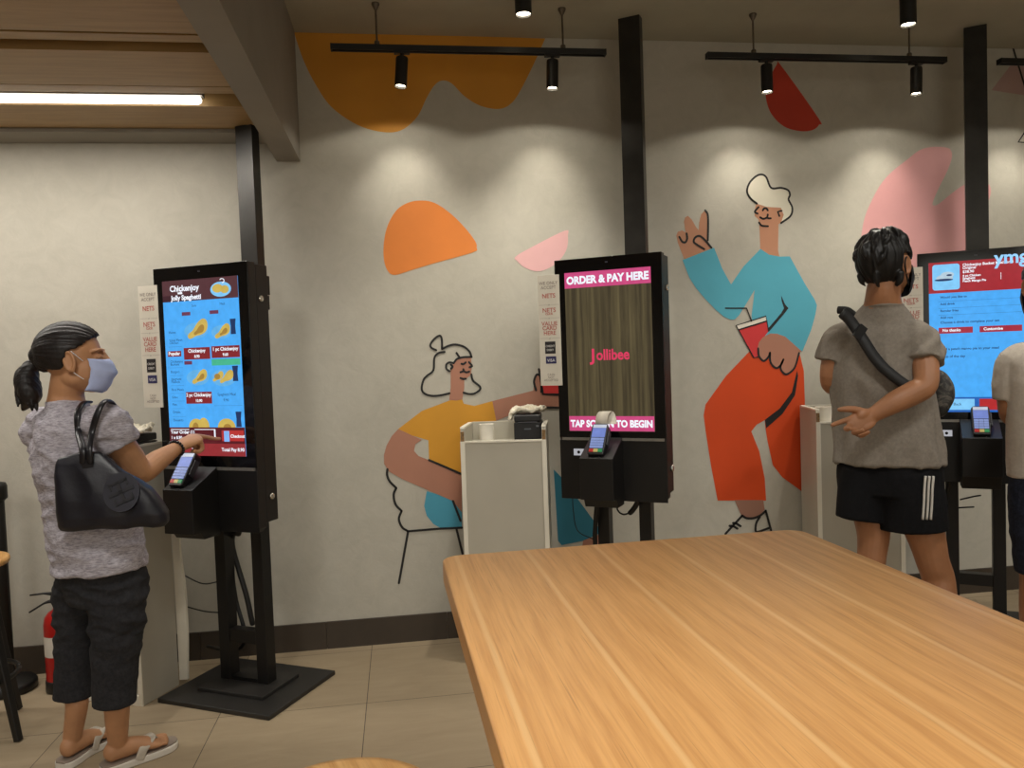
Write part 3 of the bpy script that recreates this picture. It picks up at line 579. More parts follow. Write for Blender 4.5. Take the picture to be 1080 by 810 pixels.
# ================================================================ white cabinets, printers and cloths
mwhite = mat('white laminate', (184,178,163), 0.45, 0.02, 4)
mstrip = mat('white edging', (232,226,210), 0.4, 0.02, 10)
mchip = mat('chipboard edge', (128,100,66), 0.8, 0.25, 120)
def cabinet(label, O, yaw, w=0.39, d=0.30, ZF=1.035, ZS=1.10):
    c = thing('white_cabinet', label, 'cabinet', (O[0],O[1],0), math.radians(yaw), 'white cabinets beside the kiosks')
    t = 0.019
    for s, x in (('l', 0.0), ('r', w-t)):
        bm = nb(); prism(bm, [(0.004,0.0),(d,0.0),(d,ZS),(0.03,ZS),(0.004,ZS-0.012)], 'x', x, x+t); obj('side_panel', bm, mwhite, c, bevel=0.0015)
        obj('raw_edge', box(nb(), x+0.002, x+t-0.002, 0.0015, 0.005, ZF+0.004, ZS-0.016), mchip, c)
        bm = nb(); box(bm, x-0.001, x+t+0.001, -0.001, 0.004, 0.0, ZF+0.004); obj('edge_strip', bm, mstrip, c)
        P = []
        for k in range(9): P.append((0.01+(d-0.02)*k/8, ZS+0.004+0.004*noise.noise(V((k*1.7, x*30+O[0], 3)))))
        bm = nb(); prism(bm, [(0.008,ZS-0.004)]+P+[(d-0.004,ZS-0.004)], 'x', x-0.001, x+t+0.001); obj('top_strip', bm, mstrip, c)
    obj('front_panel', box(nb(), t, w-t, 0.006, 0.024, 0.045, ZF), mwhite, c, bevel=0.002)
    obj('front_trim', box(nb(), t, w-t, 0.002, 0.026, ZF-0.004, ZF+0.004), mstrip, c)
    obj('plinth', box(nb(), t-0.003, w-t+0.003, -0.006, 0.02, 0.0, 0.045), mstrip, c, bevel=0.003)
    obj('deck', box(nb(), t, w-t, 0.024, d-0.018, ZF-0.035, ZF-0.02), mwhite, c)
    obj('back_panel', box(nb(), t, w-t, d-0.018, d, 0.0, ZS+0.004), mwhite, c, bevel=0.001)
    return c
def cab_local(c, x, y, z):
    a = c.rotation_euler.z; return V((c.location.x + x*math.cos(a)-y*math.sin(a), c.location.y + x*math.sin(a)+y*math.cos(a), z))
def printer(label, c, x, y, z):
    p = thing('receipt_printer', label, 'printer', cab_local(c,x,y,z), c.rotation_euler.z, 'receipt printers on the white cabinets')
    mp = mat('printer black', (26,26,29), 0.45, 0.1, 30)
    obj('body', box(nb(), -0.065, 0.065, -0.075, 0.075, 0, 0.095), mp, p, bevel=0.006)
    obj('cover', box(nb(), -0.063, 0.063, -0.078, 0.072, 0.098, 0.130), mp, p, bevel=0.007)
    obj('paper_slot', box(nb(), -0.045, 0.045, -0.0785, -0.07, 0.093, 0.098), mat('slot grey', (70,70,76), 0.5), p)
    obj('badge', box(nb(), -0.016, 0.016, -0.077, -0.074, 0.060, 0.066), mat('badge grey', (88,92,100), 0.4), p)
    obj('feed_button', box(nb(), 0.040, 0.054, -0.0775, -0.074, 0.072, 0.080), mat('button grey', (96,98,104), 0.4), p, bevel=0.001)
    return p
def cloth(label, loc, rz, sx, sy, drape, seed):
    bm = nb(); n = 26; g = []
    for i in range(n+1):
        row = []
        for j in range(n+1):
            u, v = i/n*2-1, j/n*2-1
            x, y = u*sx/2, v*sy/2
            q = noise.noise(V((u*1.6+seed, v*1.6, seed))); r = noise.noise(V((u*4+seed, v*4, seed*2)))
            z = 0.016 + abs(q)*0.040 + abs(r)*0.018
            e = max(0, abs(u)-0.72)/0.28; z -= 0.0
            if drape and u < -0.55: z -= (abs(u)-0.55)**1.0*drape; x += (abs(u)-0.55)*sx*0.28
            x += 0.012*r; y += 0.014*q
            row.append(bm.verts.new((x, y, z)))
        g.append(row)
    for i in range(n):
        for j in range(n): bm.faces.new((g[i][j], g[i+1][j], g[i+1][j+1], g[i][j+1]))
    o = obj('cleaning_cloth', bm, mat('white cloth', (222,214,194), 0.9, 0.05, 30, 0.4, bscale=300, bdist=0.002), None, True)
    s = o.modifiers.new('s','SOLIDIFY'); s.thickness = 0.015; s.offset = -1.0
    sb = o.modifiers.new('d','SUBSURF'); sb.levels = 1; sb.render_levels = 1
    o.location = loc; o.rotation_euler = (0,0,rz); return tag(o, label, 'cloth', 'white cloths on the printers')
a1 = math.radians(-25)
U1 = (-1.13-0.36*math.cos(a1), -0.496-0.36*math.sin(a1))
u1 = cabinet('white cabinet behind the woman, beside the kiosk she is using', U1, -25, 0.36, 0.22)
bm = nb(); L = []
for k in range(15):                                              # warped loose edging hanging off the far corner
    z = 0.02+1.05*k/14; wv = 0.030+0.012*math.sin(z*5.2)+0.008*noise.noise(V((z*6,1,2)))
    L.append((bm.verts.new((0.36,0.225,z)), bm.verts.new((0.36+wv,0.238,z)), bm.verts.new((0.36+wv,0.250,z)), bm.verts.new((0.36,0.250,z))))
for a, b in zip(L, L[1:]):
    for i in range(4): bm.faces.new((a[i], a[(i+1)%4], b[(i+1)%4], b[i]))
bm.faces.new(L[0]); bm.faces.new(L[-1][::-1]); obj('loose_edging', bm, mstrip, u1)
u2 = cabinet('white cabinet left of the middle kiosk, with a printer in its open top', (0.266,-0.355), -13, 0.395, 0.30)
bm = nb(); lathe(bm, [(0.030,0.0),(0.036,0.002),(0.036,0.085),(0.024,0.085),(0.022,0.05)], 28); o = obj('paper_roll', bm, mat('roll white', (228,222,208), 0.7), None, True); o.location = cab_local(u2,0.10,0.19,1.0155)
o.modifiers.new('e','EDGE_SPLIT').split_angle = 0.7; tag(o, 'white roll standing in the open top of the cabinet by the middle kiosk', 'paper roll')
u3 = cabinet('white cabinet standing behind the man in the grey shirt', (2.055,-0.30), -13, 0.42, 0.29)
bm = nb(); lathe(bm, [(0.030,0.0),(0.042,0.004),(0.046,0.085),(0.040,0.085),(0.038,0.02)], 28); o = obj('white_tub', bm, mat('tub white', (232,226,214), 0.5), None, True); o.location = cab_local(u3,0.10,0.20,1.0155)
o.modifiers.new('e','EDGE_SPLIT').split_angle = 0.7; tag(o, 'white round tub in the open top of the cabinet behind the man', 'tub')
p1 = printer('black printer under a white cloth behind the arm of the woman', u1, 0.275, 0.12, 1.0155)
p2 = printer('black printer under a white cloth beside the middle kiosk', u2, 0.305, 0.185, 1.0155)
cloth('white folded cloth on the printer behind the arm of the woman', cab_local(u1,0.262,0.12,1.0155+0.128), a1+0.3, 0.17, 0.13, 0.02, 2.3)
cloth('white crumpled cloth hanging over the printer beside the middle kiosk', cab_local(u2,0.285,0.185,1.0155+0.128), math.radians(-13), 0.20, 0.11, 0.10, 5.1)
# ================================================================ table
def m_oak(name, dark, light, streak, sc=(1.0,0.16,1.0)):
    n = NT(name); v = n.coord(sc)
    warp = n.noise(v, 2.2, 3, 0.5, 0.2)
    w = n.add('ShaderNodeTexWave', wave_type='BANDS', bands_direction='X'); w.inputs['Scale'].default_value = 7.0; w.inputs['Distortion'].default_value = 14.0
    w.inputs['Detail'].default_value = 3; w.inputs['Detail Scale'].default_value = 0.9; w.inputs['Detail Roughness'].default_value = 0.55
    n.link(v, w.inputs['Vector'])
    fine = n.noise(n.coord((90,3.0,90)), 2.0, 4, 0.6)
    base = n.ramp(w.outputs['Fac'], [(0.1, dark), (0.75, light)])
    c = n.mix(0.62, base, n.ramp(warp, [(0.3, tuple(0.90*x for x in light)), (0.7, light)]))
    pores = n.noise(n.coord((150,2.2,150)), 2.6, 3, 0.55)
    c = n.mix(0.36, c, n.ramp(fine, [(0.35, dark), (0.6, light)]))
    c = n.mix(n.ramp(pores, [(0.60,(0,0,0,1)),(0.74,(0.5,0.5,0.5,1))]), c, rgb(tuple(x*0.78 for x in dark)))
    br = n.add('ShaderNodeTexWave', wave_type='BANDS', bands_direction='X', wave_profile='SIN'); br.inputs['Scale'].default_value = 1.9; br.inputs['Distortion'].default_value = 1.1; br.inputs['Detail'].default_value = 1.5; br.inputs['Detail Scale'].default_value = 0.35
    n.link(n.coord((1.0,0.22,1.0),(0.05,0,0)), br.inputs['Vector'])
    k = n.ramp(br.outputs['Fac'], [(0.985,(0,0,0,1)),(0.999,(1,1,1,1))])
    c = n.mix(n.mix(1.0, k, (0.45,0.45,0.45,1), 'MULTIPLY'), c, rgb(streak))
    n.col(c); n.set(Roughness=0.36); n.b.inputs['Specular IOR Level'].default_value = 0.42; n.bump(fine, 0.06, 0.002); return n.m
moak = m_oak('table oak laminate', (184,128,72), (220,166,104), (236,198,142))
def rrect(x0, x1, y0, y1, r, n=8):
    P = []
    for cx, cy, a in ((x1-r,y1-r,0),(x0+r,y1-r,90),(x0+r,y0+r,180),(x1-r,y0+r,270)):
        for k in range(n+1):
            t = math.radians(a+90*k/n); P.append((cx+r*math.cos(t), cy+r*math.sin(t)))
    return P
tb = thing('table', 'large wooden high table with rounded corners in the foreground', 'table', (0.078,-2.163,0), math.radians(1.2))
bm = nb(); prism(bm, rrect(0, 0.885, -1.50, 0, 0.045), 'z', 0.93, 0.98); obj('tabletop', bm, moak, tb, bevel=0.004)
for x, y in ((0.12,-0.15),(0.765,-0.15),(0.12,-1.35),(0.765,-1.35)): obj('leg', box(nb(), x-0.025, x+0.025, y-0.025, y+0.025, 0.0, 0.90), mblk, tb, bevel=0.002)
bm = nb(); box(bm, 0.095, 0.79, -0.175, -0.125, 0.90, 0.93); box(bm, 0.095, 0.79, -1.375, -1.325, 0.90, 0.93); box(bm, 0.095, 0.145, -1.325, -0.175, 0.90, 0.93); box(bm, 0.74, 0.79, -1.325, -0.175, 0.90, 0.93); obj('frame', bm, mblk, tb)
# ================================================================ stools, post, extinguisher
mseat = m_oak('stool seat wood', (184,128,66), (220,170,104), (226,182,120), (1,0.5,1))
def stool(label, x, y, h, r, rz, splay=0.10):
    s = thing('stool', label, 'stool', (x,y,0), rz, 'high stools with round wooden seats')
    bm = nb(); lathe(bm, [(r*0.9,h-0.028),(r-0.003,h-0.024),(r,h-0.012),(r-0.003,h-0.002),(r*0.9,h)], 48); obj('seat', bm, mseat, s, True)
    bm = nb(); lathe(bm, [(0.05,h-0.05),(r*0.72,h-0.045),(r*0.72,h-0.029),(0.05,h-0.029)], 32); obj('seat_ring', bm, mblk, s)
    for k in range(4):
        a = PI/4+k*PI/2; u = V((math.cos(a), math.sin(a), 0)); sd = V((-u.y,u.x,0))
        bm = nb(); tube(bm, [u*(r*0.62)+V((0,0,h-0.035)), u*(r*0.62+splay)+V((0,0,0.004))], (0.021,0.013), 12, 1, sd, 'flat', 6.0); obj('leg', bm, mblk, s, bevel=0.001)
    bm = nb(); R = r*0.62+splay*0.66-0.012; pts = [(R*math.cos(2*PI*k/32), R*math.sin(2*PI*k/32), 0.235) for k in range(33)]; tube(bm, pts, 0.010, 10, 1, caps='flat'); obj('foot_ring', bm, mblk, s, True)
    return s
stool('round wooden stool whose seat edge shows at the bottom beside the table', -0.128, -2.625, 0.68, 0.178, 0.3)
stool('black-legged stool at the left edge, behind the woman', -1.745, -0.63, 0.70, 0.178, 0.42, 0.13)
q = thing('queue_post', 'black queue post with round base at the left edge beside the extinguisher', 'post', (-1.800,-0.180,0))
bm = nb(); lathe(bm, [(0.107,0.0),(0.115,0.006),(0.115,0.03),(0.107,0.042),(0.06,0.05),(0.03,0.06)], 40); obj('base', bm, mblk, q, True)
bm = nb(); lathe(bm, [(0.028,0.05),(0.028,0.86),(0.024,0.87)], 24); obj('pole', bm, mblk, q, True)
bm = nb(); lathe(bm, [(0.03,0.86),(0.042,0.872),(0.042,0.925),(0.036,0.94),(0.01,0.945)], 24); obj('head', bm, mblk, q, True)
fx = thing('fire_extinguisher', 'red fire extinguisher with white label standing by the wall at left', 'fire extinguisher', (-1.556,-0.225,0), 0.2)
mred = mat('extinguisher red', (176,28,24), 0.28, 0.06, 6)
bm = nb(); lathe(bm, [(0.055,0.012),(0.060,0.03),(0.060,0.305),(0.054,0.335),(0.038,0.356),(0.020,0.366),(0.018,0.385)], 36); obj('cylinder', bm, mred, fx, True)
bm = nb(); lathe(bm, [(0.058,0.0),(0.064,0.004),(0.064,0.05),(0.061,0.055)], 36); obj('foot_ring', bm, mblk, fx, True)
bm = nb(); R = 0.0606; A = [(-2.9+k*2.6/16) for k in range(17)]
lo = [bm.verts.new((R*math.cos(a), R*math.sin(a), 0.165)) for a in A]; hi = [bm.verts.new((R*math.cos(a), R*math.sin(a), 0.255)) for a in A]
for i in range(16): bm.faces.new((lo[i], lo[i+1], hi[i+1], hi[i]))
lb = obj('label', bm, mat('label white', (224,218,206), 0.5), fx, True)
bm = nb(); box(bm, -0.016, 0.016, -0.016, 0.016, 0.38, 0.425); obj('valve', bm, mblk, fx, bevel=0.003)
bm = nb(); tube(bm, [(0.01,0,0.43),(-0.05,-0.015,0.447),(-0.098,-0.02,0.447)], (0.012,0.0045), 10, 4, (0,1,0)); tube(bm, [(0.0,0,0.408),(-0.05,-0.015,0.402),(-0.105,-0.02,0.372)], (0.012,0.0045), 10, 4, (0,1,0)); obj('handle', bm, mblk, fx, True)
bm = nb(); lathe(bm, [(0.014,0.0),(0.014,0.012),(0.004,0.013)], 16); bm.transform(Matrix.Translation((0.0,-0.016,0.40)) @ Matrix.Rotation(PI/2,4,'X')); obj('gauge', bm, msilver, fx, True)
bm = nb(); tube(bm, [(0.016,0,0.405),(0.055,0,0.41),(0.085,0,0.36),(0.076,0,0.22),(0.074,0,0.10)], 0.009, 10, 6); obj('hose', bm, mblk, fx, True)
# ================================================================ people
mskin_w = mat('skin woman', (186,136,98), 0.5, 0.05, 14, 0.06, bscale=160, bdist=0.001)
mskin_m = mat('skin man', (160,110,76), 0.5, 0.05, 14, 0.06, bscale=160, bdist=0.001)
def m_heather(name, a, b, stretch=(2,2,9)):
    n = NT(name); v = n.coord(stretch); f = n.noise(v, 24, 5, 0.75)
    n.col(n.ramp(f, [(0.35, a), (0.65, b)])); n.set(Roughness=0.9); n.b.inputs['Specular IOR Level'].default_value = 0.2
    n.bump(n.noise(n.coord((1,1,1)), 260, 2), 0.15, 0.001); return n.m
def m_hair(name, c, stretch):
    n = NT(name); v = n.coord(stretch); f = n.noise(v, 30, 5, 0.7)
    n.col(n.ramp(f, [(0.3, tuple(x*0.6 for x in c)), (0.75, tuple(x*1.5 for x in c))])); n.set(Roughness=0.46); n.b.inputs['Specular IOR Level'].default_value = 0.35; n.bump(f, 0.4, 0.003); return n.m
def dirs(phi):
    a = math.radians(phi); return V((math.sin(a), -math.cos(a), 0)), V((math.cos(a), math.sin(a), 0))   # right, forward
UP = V((0,0,1))
def frame(fw, up): s = fw.cross(up).normalized(); u = s.cross(fw).normalized(); return s, fw.normalized(), u
def head(bm, c, fw, k=1.0, tilt=0.0):
    up = (UP + fw*tilt).normalized(); s, f, u = frame(fw - up*fw.dot(up), up); A = (s, f, u)
    P = lambda a, b, d: c + s*(a*k) + f*(b*k) + u*(d*k)
    ell(bm, P(0,-0.012,0.025), (0.076*k,0.094*k,0.090*k), A, 28, 18)
    ell(bm, P(0,0.030,-0.030), (0.062*k,0.062*k,0.080*k), A, 24, 16)
    ell(bm, P(0,0.052,-0.085), (0.034*k,0.032*k,0.028*k), A)                       # chin
    ell(bm, P(0,0.010,-0.060), (0.060*k,0.060*k,0.040*k), A)                        # jaw
    tube(bm, [P(0,0.088,0.020), P(0,0.103,-0.008), P(0,0.112,-0.030)], [(0.009*k,0.008*k),(0.011*k,0.010*k),(0.016*k,0.012*k)], 12, 3, s)
    for q in (-1,1): ell(bm, P(q*0.011,0.097,-0.032), (0.010*k,0.012*k,0.009*k), A, 10, 8)
    tube(bm, [P(-0.022,0.082,-0.062), P(0,0.094,-0.060), P(0.022,0.082,-0.062)], [0.004*k,0.0075*k,0.004*k], 8, 3)
    tube(bm, [P(-0.020,0.080,-0.070), P(0,0.092,-0.070), P(0.020,0.080,-0.070)], [0.004*k,0.0075*k,0.004*k], 8, 3)
    for q in (-1,1):
        tube(bm, [P(q*0.014,0.088,0.026), P(q*0.034,0.084,0.032), P(q*0.055,0.060,0.024)], [0.005*k,0.0055*k,0.004*k], 8, 3)    # brow
        ell(bm, P(q*0.033,0.078,0.008), (0.015*k,0.012*k,0.010*k), A, 12, 8)
        ring = [P(q*0.076 + q*0.010*(0.5-0.5*math.cos(t)), -0.004-0.017*math.cos(t)*0.9-0.004*math.sin(t), -0.006+0.031*math.sin(t)) for t in [2*PI*i/14 for i in range(15)]]
        tube(bm, ring, 0.0055*k, 8, 1, caps='flat')
        ell(bm, P(q*0.075,-0.002,-0.006), (0.007*k,0.014*k,0.025*k), A, 10, 8)
        ell(bm, P(q*0.080,0.006,-0.036), (0.006*k,0.008*k,0.009*k), A, 8, 6)
    return P, A
def rotv(v, ax, deg): return Matrix.Rotation(math.radians(deg), 3, ax) @ v
def hand(bm, wrist, d, n, thumb, k=1.0, curls=None, spread=6, thumb_dir=None, palm_len=0.092):
    """d finger direction, n palm normal, thumb side vector"""
    d = d.normalized(); n = (n - d*n.dot(d)).normalized(); s = (thumb - d*thumb.dot(d) - n*thumb.dot(n)).normalized()
    tube(bm, [wrist - d*0.015*k, wrist + d*0.02*k, wrist + d*0.055*k - n*0.002*k, wrist + d*palm_len*k], [(0.026*k,0.019*k),(0.031*k,0.019*k),(0.040*k,0.017*k),(0.040*k,0.012*k)], 18, 4, s)
    ell(bm, wrist + d*0.035*k + s*0.022*k + n*0.009*k, (0.017*k,0.030*k,0.013*k), (s, d, n), 12, 8)     # thumb pad
    ell(bm, wrist + d*0.040*k - s*0.022*k + n*0.007*k, (0.014*k,0.032*k,0.011*k), (s, d, n), 12, 8)
    base = [0.030, 0.010, -0.010, -0.029]; L = [(0.044,0.026,0.022),(0.049,0.030,0.023),(0.045,0.028,0.022),(0.035,0.021,0.019)]; R = [0.0090,0.0092,0.0088,0.0078]
    curls = curls or [(20,25,15)]*4
    for i in range(4):
        ax = d.cross(n).normalized()
        p = wrist + d*(palm_len-0.006-0.004*abs(i-1))*k + s*base[i]*k
        dd = rotv(d, n, 0); q = (s*math.sin(math.radians(spread*(1.5-i)/1.5)) + d*math.cos(math.radians(spread*(1.5-i)/1.5))).normalized()
        ax = q.cross(n).normalized(); pts = [p - q*0.02*k, p]; cur = q; ang = 0
        for j in range(3):
            ang += curls[i][j]; cur = (q*math.cos(math.radians(ang)) + n*math.sin(math.radians(ang))).normalized()
            pts.append(pts[-1] + cur*L[i][j]*k)
        r = R[i]*k
        tube(bm, pts, [r*0.95, r*1.08, r*1.0, r*0.93, r*0.78], 12, 3)
    td = (thumb_dir or (s*0.75 + d*0.62 + n*0.25)).normalized()
    b = wrist + d*0.022*k + s*0.020*k + n*0.004*k
    p1 = b + (td*0.8 + s*0.25).normalized()*0.040*k; p2 = p1 + td*0.034*k; p3 = p2 + (td + d*0.35).normalized()*0.026*k
    tube(bm, [b, p1, p2, p3], [0.014*k,0.0125*k,0.0108*k,0.0085*k], 12, 3)
    return p3
def foot(bm, heel, d, k=1.0, z0=0.0, side=1):
    """bare foot; heel = back of the heel on the ground, d = direction, side = +1 big toe towards d x up (right foot: -1)"""
    s = d.cross(UP).normalized(); P = lambda a, b, z: heel + d*(a*k) + s*(b*k) + UP*(z*k+z0)
    tube(bm, [P(0.030,0,0.026), P(0.07,0,0.034), P(0.12,0.002,0.030), P(0.165,0.004,0.020), P(0.185,0.004,0.015)], [(0.030*k,0.026*k),(0.033*k,0.034*k),(0.038*k,0.028*k),(0.044*k,0.018*k),(0.042*k,0.013*k)], 18, 4, s)
    ell(bm, P(0.036,0,0.036), (0.029*k,0.034*k,0.036*k), (s, d, UP))
    for i, (b, l, r) in enumerate(((0.030,0.047,0.0115),(0.010,0.047,0.0076),(-0.0075,0.042,0.0072),(-0.0235,0.035,0.0068),(-0.038,0.027,0.0064))):
        b *= side
        tube(bm, [P(0.168,b*0.95,0.014), P(0.185+l*0.5,b,0.015), P(0.185+l*0.85,b,0.011)], [r*k*1.05, r*k, r*k*0.85], 10, 3)
def wrinkle(amp, f=7.0, zf=1.0, seed=0.0, fine=0.35):
    def fn(co, nn):
        a = noise.noise(V((co.x*f+seed, co.y*f, co.z*f*zf))); b = noise.noise(V((co.x*f*2.7+seed, co.y*f*2.7, co.z*f*zf*2.7)))
        return amp*((1-abs(a)*2.2)*0.8 + fine*b)
    return fn
def person(label, loc, group=None): return thing('person', label, 'person', loc, 0, group)
def child_world(o, root):
    """keep world placement of a mesh built in world coordinates under an unrotated root"""
    o.parent = root; o.matrix_parent_inverse = Matrix.Translation(root.location).inverted(); return o
def wobj(name, mesh, m, root, smooth=True):
    o = obj(name, mesh, m, None, smooth); return child_world(o, root)
def onk(k, px, py, y=0.0):
    a = k.rotation_euler.z; n = V((-math.sin(a), math.cos(a), 0)); q = klocal(k, 0, y, 0); r = ray(px, py)
    return EYE + r*((q-EYE).dot(n)/r.dot(n))
def cap_hair(c, A, rad, keep, th, disp, name, extra=None, voxel=0.0045):
    """a thick hair shell over the skull where keep(x, y, z) holds in unit head coordinates, fused to one mesh"""
    bm = nb(); ell(bm, (0,0,0), (1,1,1), None, 64, 44)
    bmesh.ops.delete(bm, geom=[v for v in bm.verts if not keep(v.co.x, v.co.y, v.co.z)], context='VERTS')
    inner = {}
    fs = bm.faces[:]; vs = bm.verts[:]; bd = [e for e in bm.edges if e.is_boundary]
    for v in vs: inner[v] = bm.verts.new(V((v.co.x*(1-th/rad[0]), v.co.y*(1-th/rad[1]), v.co.z*(1-th/rad[2]))))
    for f in fs: bm.faces.new([inner[v] for v in reversed(f.verts)])
    for e in bd: a, b = e.verts; bm.faces.new((a, b, inner[b], inner[a]))
    for v in bm.verts: v.co = c + A[0]*(v.co.x*rad[0]) + A[1]*(v.co.y*rad[1]) + A[2]*(v.co.z*rad[2])
    if extra: extra(bm)
    return fused(name, bm, voxel, 1, 0, disp)
def mask_mesh(P, k=1.0, top=0.000, bot=-0.116):
    bm = nb(); n, m = 24, 14; G = []
    for j in range(m+1):
        t = j/m; z = top + (bot-top)*t; row = []
        for i in range(n+1):
            a = (i/n*2-1); th = a*1.25
            rx = 0.072; ry = (0.102+0.016*t/0.2 if t < 0.2 else 0.118+0.007*(t-0.2)/0.2 if t < 0.4 else 0.125-0.038*(t-0.4)/0.6) - (0.012 if j == m else 0)
            zz = z + 0.018*abs(a)**2*(1 if t < 0.5 else -0.2) - 0.02*abs(a)**1.5*(0.5-t)*1.6
            row.append(bm.verts.new(P(rx*math.sin(th), 0.006 + ry*math.cos(th)**0.8 + 0.0015*math.sin(t*PI*6), zz)))
        G.append(row)
    for j in range(m):
        for i in range(n): bm.faces.new((G[j][i], G[j][i+1], G[j+1][i+1], G[j+1][i]))
    return bm
# ---------------------------------------------------------------- the woman
wR, wF = dirs(36)
wo = person('woman in heather grey T-shirt, black capris and face mask tapping the left kiosk', (-1.165,-0.94,0))
D = 2.82
hd = W(78,379,2.79); hf = V((math.cos(math.radians(14)), math.sin(math.radians(14)), -0.10)).normalized()
bm = nb()
P, A = head(bm, hd, hf, 1.06, 0.02)
tube(bm, [W(70,432,D), W(70,416,D), W(72,400,2.80), W(75,385,2.795)], [(0.085,0.07),(0.062,0.058),(0.056,0.056),(0.05,0.055)], 22, 4, wR)
tube(bm, [W(104,612,D), W(97,565,D), W(90,525,D), W(80,485,D), W(72,450,D), W(70,430,D)], [(0.165,0.115),(0.155,0.115),(0.145,0.105),(0.150,0.105),(0.14,0.07),(0.07,0.055)], 24, 4, wR)
tip = onk(k1, 233.5, 463, 0.0)
sh, el, wr = W(113,447,2.715), W(149,497,2.83), W(188,471.5,3.02)
kn = W(209,461,3.10)
tube(bm, [sh, W(122,462,2.735), W(137,482,2.785), el, W(166,486,2.92), wr], [0.052,0.051,0.047,0.043,0.040,0.024], 18, 5)
hdn = (kn-wr).normalized()
# pointing hand: index straight to the screen, the others curled under
pn = (V((0,0,-1)) + wR*(-0.25)).normalized()
s_th = hdn.cross(pn); s_th = -s_th if s_th.dot(-wR) < 0 else s_th
tube(bm, [wr-hdn*0.02, wr+hdn*0.02, wr+hdn*0.055, wr+hdn*0.088], [(0.025,0.019),(0.031,0.020),(0.038,0.019),(0.037,0.015)], 18, 4, s_th)
ax_s = (s_th - hdn*s_th.dot(hdn)).normalized(); ax_n = (pn - hdn*pn.dot(hdn)).normalized()
i0 = wr + hdn*0.080 + ax_s*0.027
tube(bm, [i0 - hdn*0.02, i0 + (tip-i0)*0.05 - ax_n*0.006, i0.lerp(tip,0.45) - ax_n*0.006, i0.lerp(tip,0.75), tip - (tip-i0).normalized()*0.007], [0.0095,0.0098,0.0090,0.0080,0.0065], 12, 4)
for i, (b, cu) in enumerate(((0.008,(62,85,45)),(-0.011,(70,88,48)),(-0.028,(76,88,50)))):
    p = wr + hdn*(0.086-0.004*i) + ax_s*b; pts = [p - hdn*0.02, p]; ang = 0
    for ln, c in zip((0.046-0.004*i,0.027-0.002*i,0.020), cu):
        ang += c; pts.append(pts[-1] + (hdn*math.cos(math.radians(ang)) + ax_n*math.sin(math.radians(ang)))*ln)
    tube(bm, pts, [0.0098,0.0102,0.0096,0.0088,0.0072], 12, 3)
tb0 = wr + hdn*0.02 + ax_s*0.022 + ax_n*0.008
tube(bm, [tb0, tb0 + hdn*0.034 + ax_n*0.016 + ax_s*0.006, tb0 + hdn*0.060 + ax_n*0.026, tb0 + hdn*0.078 + ax_n*0.026 - ax_s*0.012], [0.014,0.0125,0.0108,0.0085], 12, 3)
# far arm, mostly behind the body
shl, ell_, wrl = W(42,452,2.92), W(66,512,3.00), W(106,522,3.06)
tube(bm, [shl, W(52,482,2.96), ell_, W(86,520,3.04), wrl], [0.05,0.047,0.042,0.038,0.024], 16, 5)
hand(bm, wrl, (wrl-ell_)+CR*0.1, V((0,0,-1)), wR, 0.85, [(50,60,35)]*4)
# legs and feet
hr, hl = onz(110,806,0.030), onz(66,802,0.030); tr, tl = onz(185,779,0.030), onz(113,773,0.030)
dr, dl = (tr-hr).normalized(), (tl-hl).normalized()
ank_r = hr + dr*0.048 + UP*0.065; ank_l = hl + dl*0.048 + UP*0.065
tube(bm, [W(119,635,2.77), W(121,690,2.775), W(123,740,2.775), ank_r], [0.075,0.048,0.044,0.033], 18, 5)
tube(bm, [W(84,635,2.86), W(79.5,690,2.86), W(80,730,2.855), W(81,745,2.85), ank_l], [0.070,0.046,0.041,0.038,0.032], 18, 5)
foot(bm, hr - dr*0.004, dr, 1.0, 0.0, -1); foot(bm, hl - dl*0.004, dl, 1.0, 0.0, 1)
wobj('body', fused('body', bm, 0.0038, 2), mskin_w, wo)
# hair
HB = ((-1.0,-0.40),(-0.8,-0.52),(-0.5,-0.64),(-0.10,-0.64),(-0.03,-0.42),(0.04,-0.04),(0.30,0.04),(0.52,0.26),(0.80,0.48),(1.01,0.62))
def keep_w(x, y, z):
    for (a, za), (b, zb_) in zip(HB, HB[1:]):
        if y <= b: return z > za + (zb_-za)*(y-a)/(b-a)
    return z > 0.8
hc = P(0,-0.014,0.026)
tail0 = W(43,384,2.815)
def tail(bm):
    ell(bm, P(0,-0.085,0.010), (0.055,0.035,0.055), A)
    tube(bm, [P(0,-0.095,0.015), W(44,383,2.81), W(38,385,2.81)], [0.040,0.022,0.017], 14, 4)
    tube(bm, [W(42,383,2.81), W(33,388,2.81), W(28,400,2.81), W(32,418,2.80), W(25,431,2.80)], [(0.017,0.017),(0.032,0.030),(0.044,0.040),(0.040,0.036),(0.010,0.010)], 16, 5)
    for q in range(9):
        a = q/8; tube(bm, [W(38,385,2.81), W(24+8*a,392+6*a,2.81+0.012*(q%3-1)), W(20+16*a,412,2.80+0.012*(q%3-1)), W(19+20*a+3*(q%2),428+5*((q*7)%3)/2,2.79+0.02*((q*5)%3-1))], [0.012,0.015,0.014,0.003], 8, 5)
    tube(bm, [W(38,385,2.80), W(27,388,2.80), W(19,397,2.80)], [0.012,0.010,0.003], 8, 4)
def strands_w(co, nn):
    r = co - hc; th = math.atan2(r.dot(A[0]), r.dot(A[2])); return 0.0035*noise.noise(V((th*9, r.dot(A[1])*3, 1.7))) + 0.0022*noise.noise(V((th*26, r.dot(A[1])*5, 4.1)))
wobj('hair', cap_hair(hc, A, (0.094,0.116,0.108), keep_w, 0.022, strands_w, 'hair', tail, 0.004), m_hair('dark hair woman', (26,21,20), (3,1,1.2)), wo)
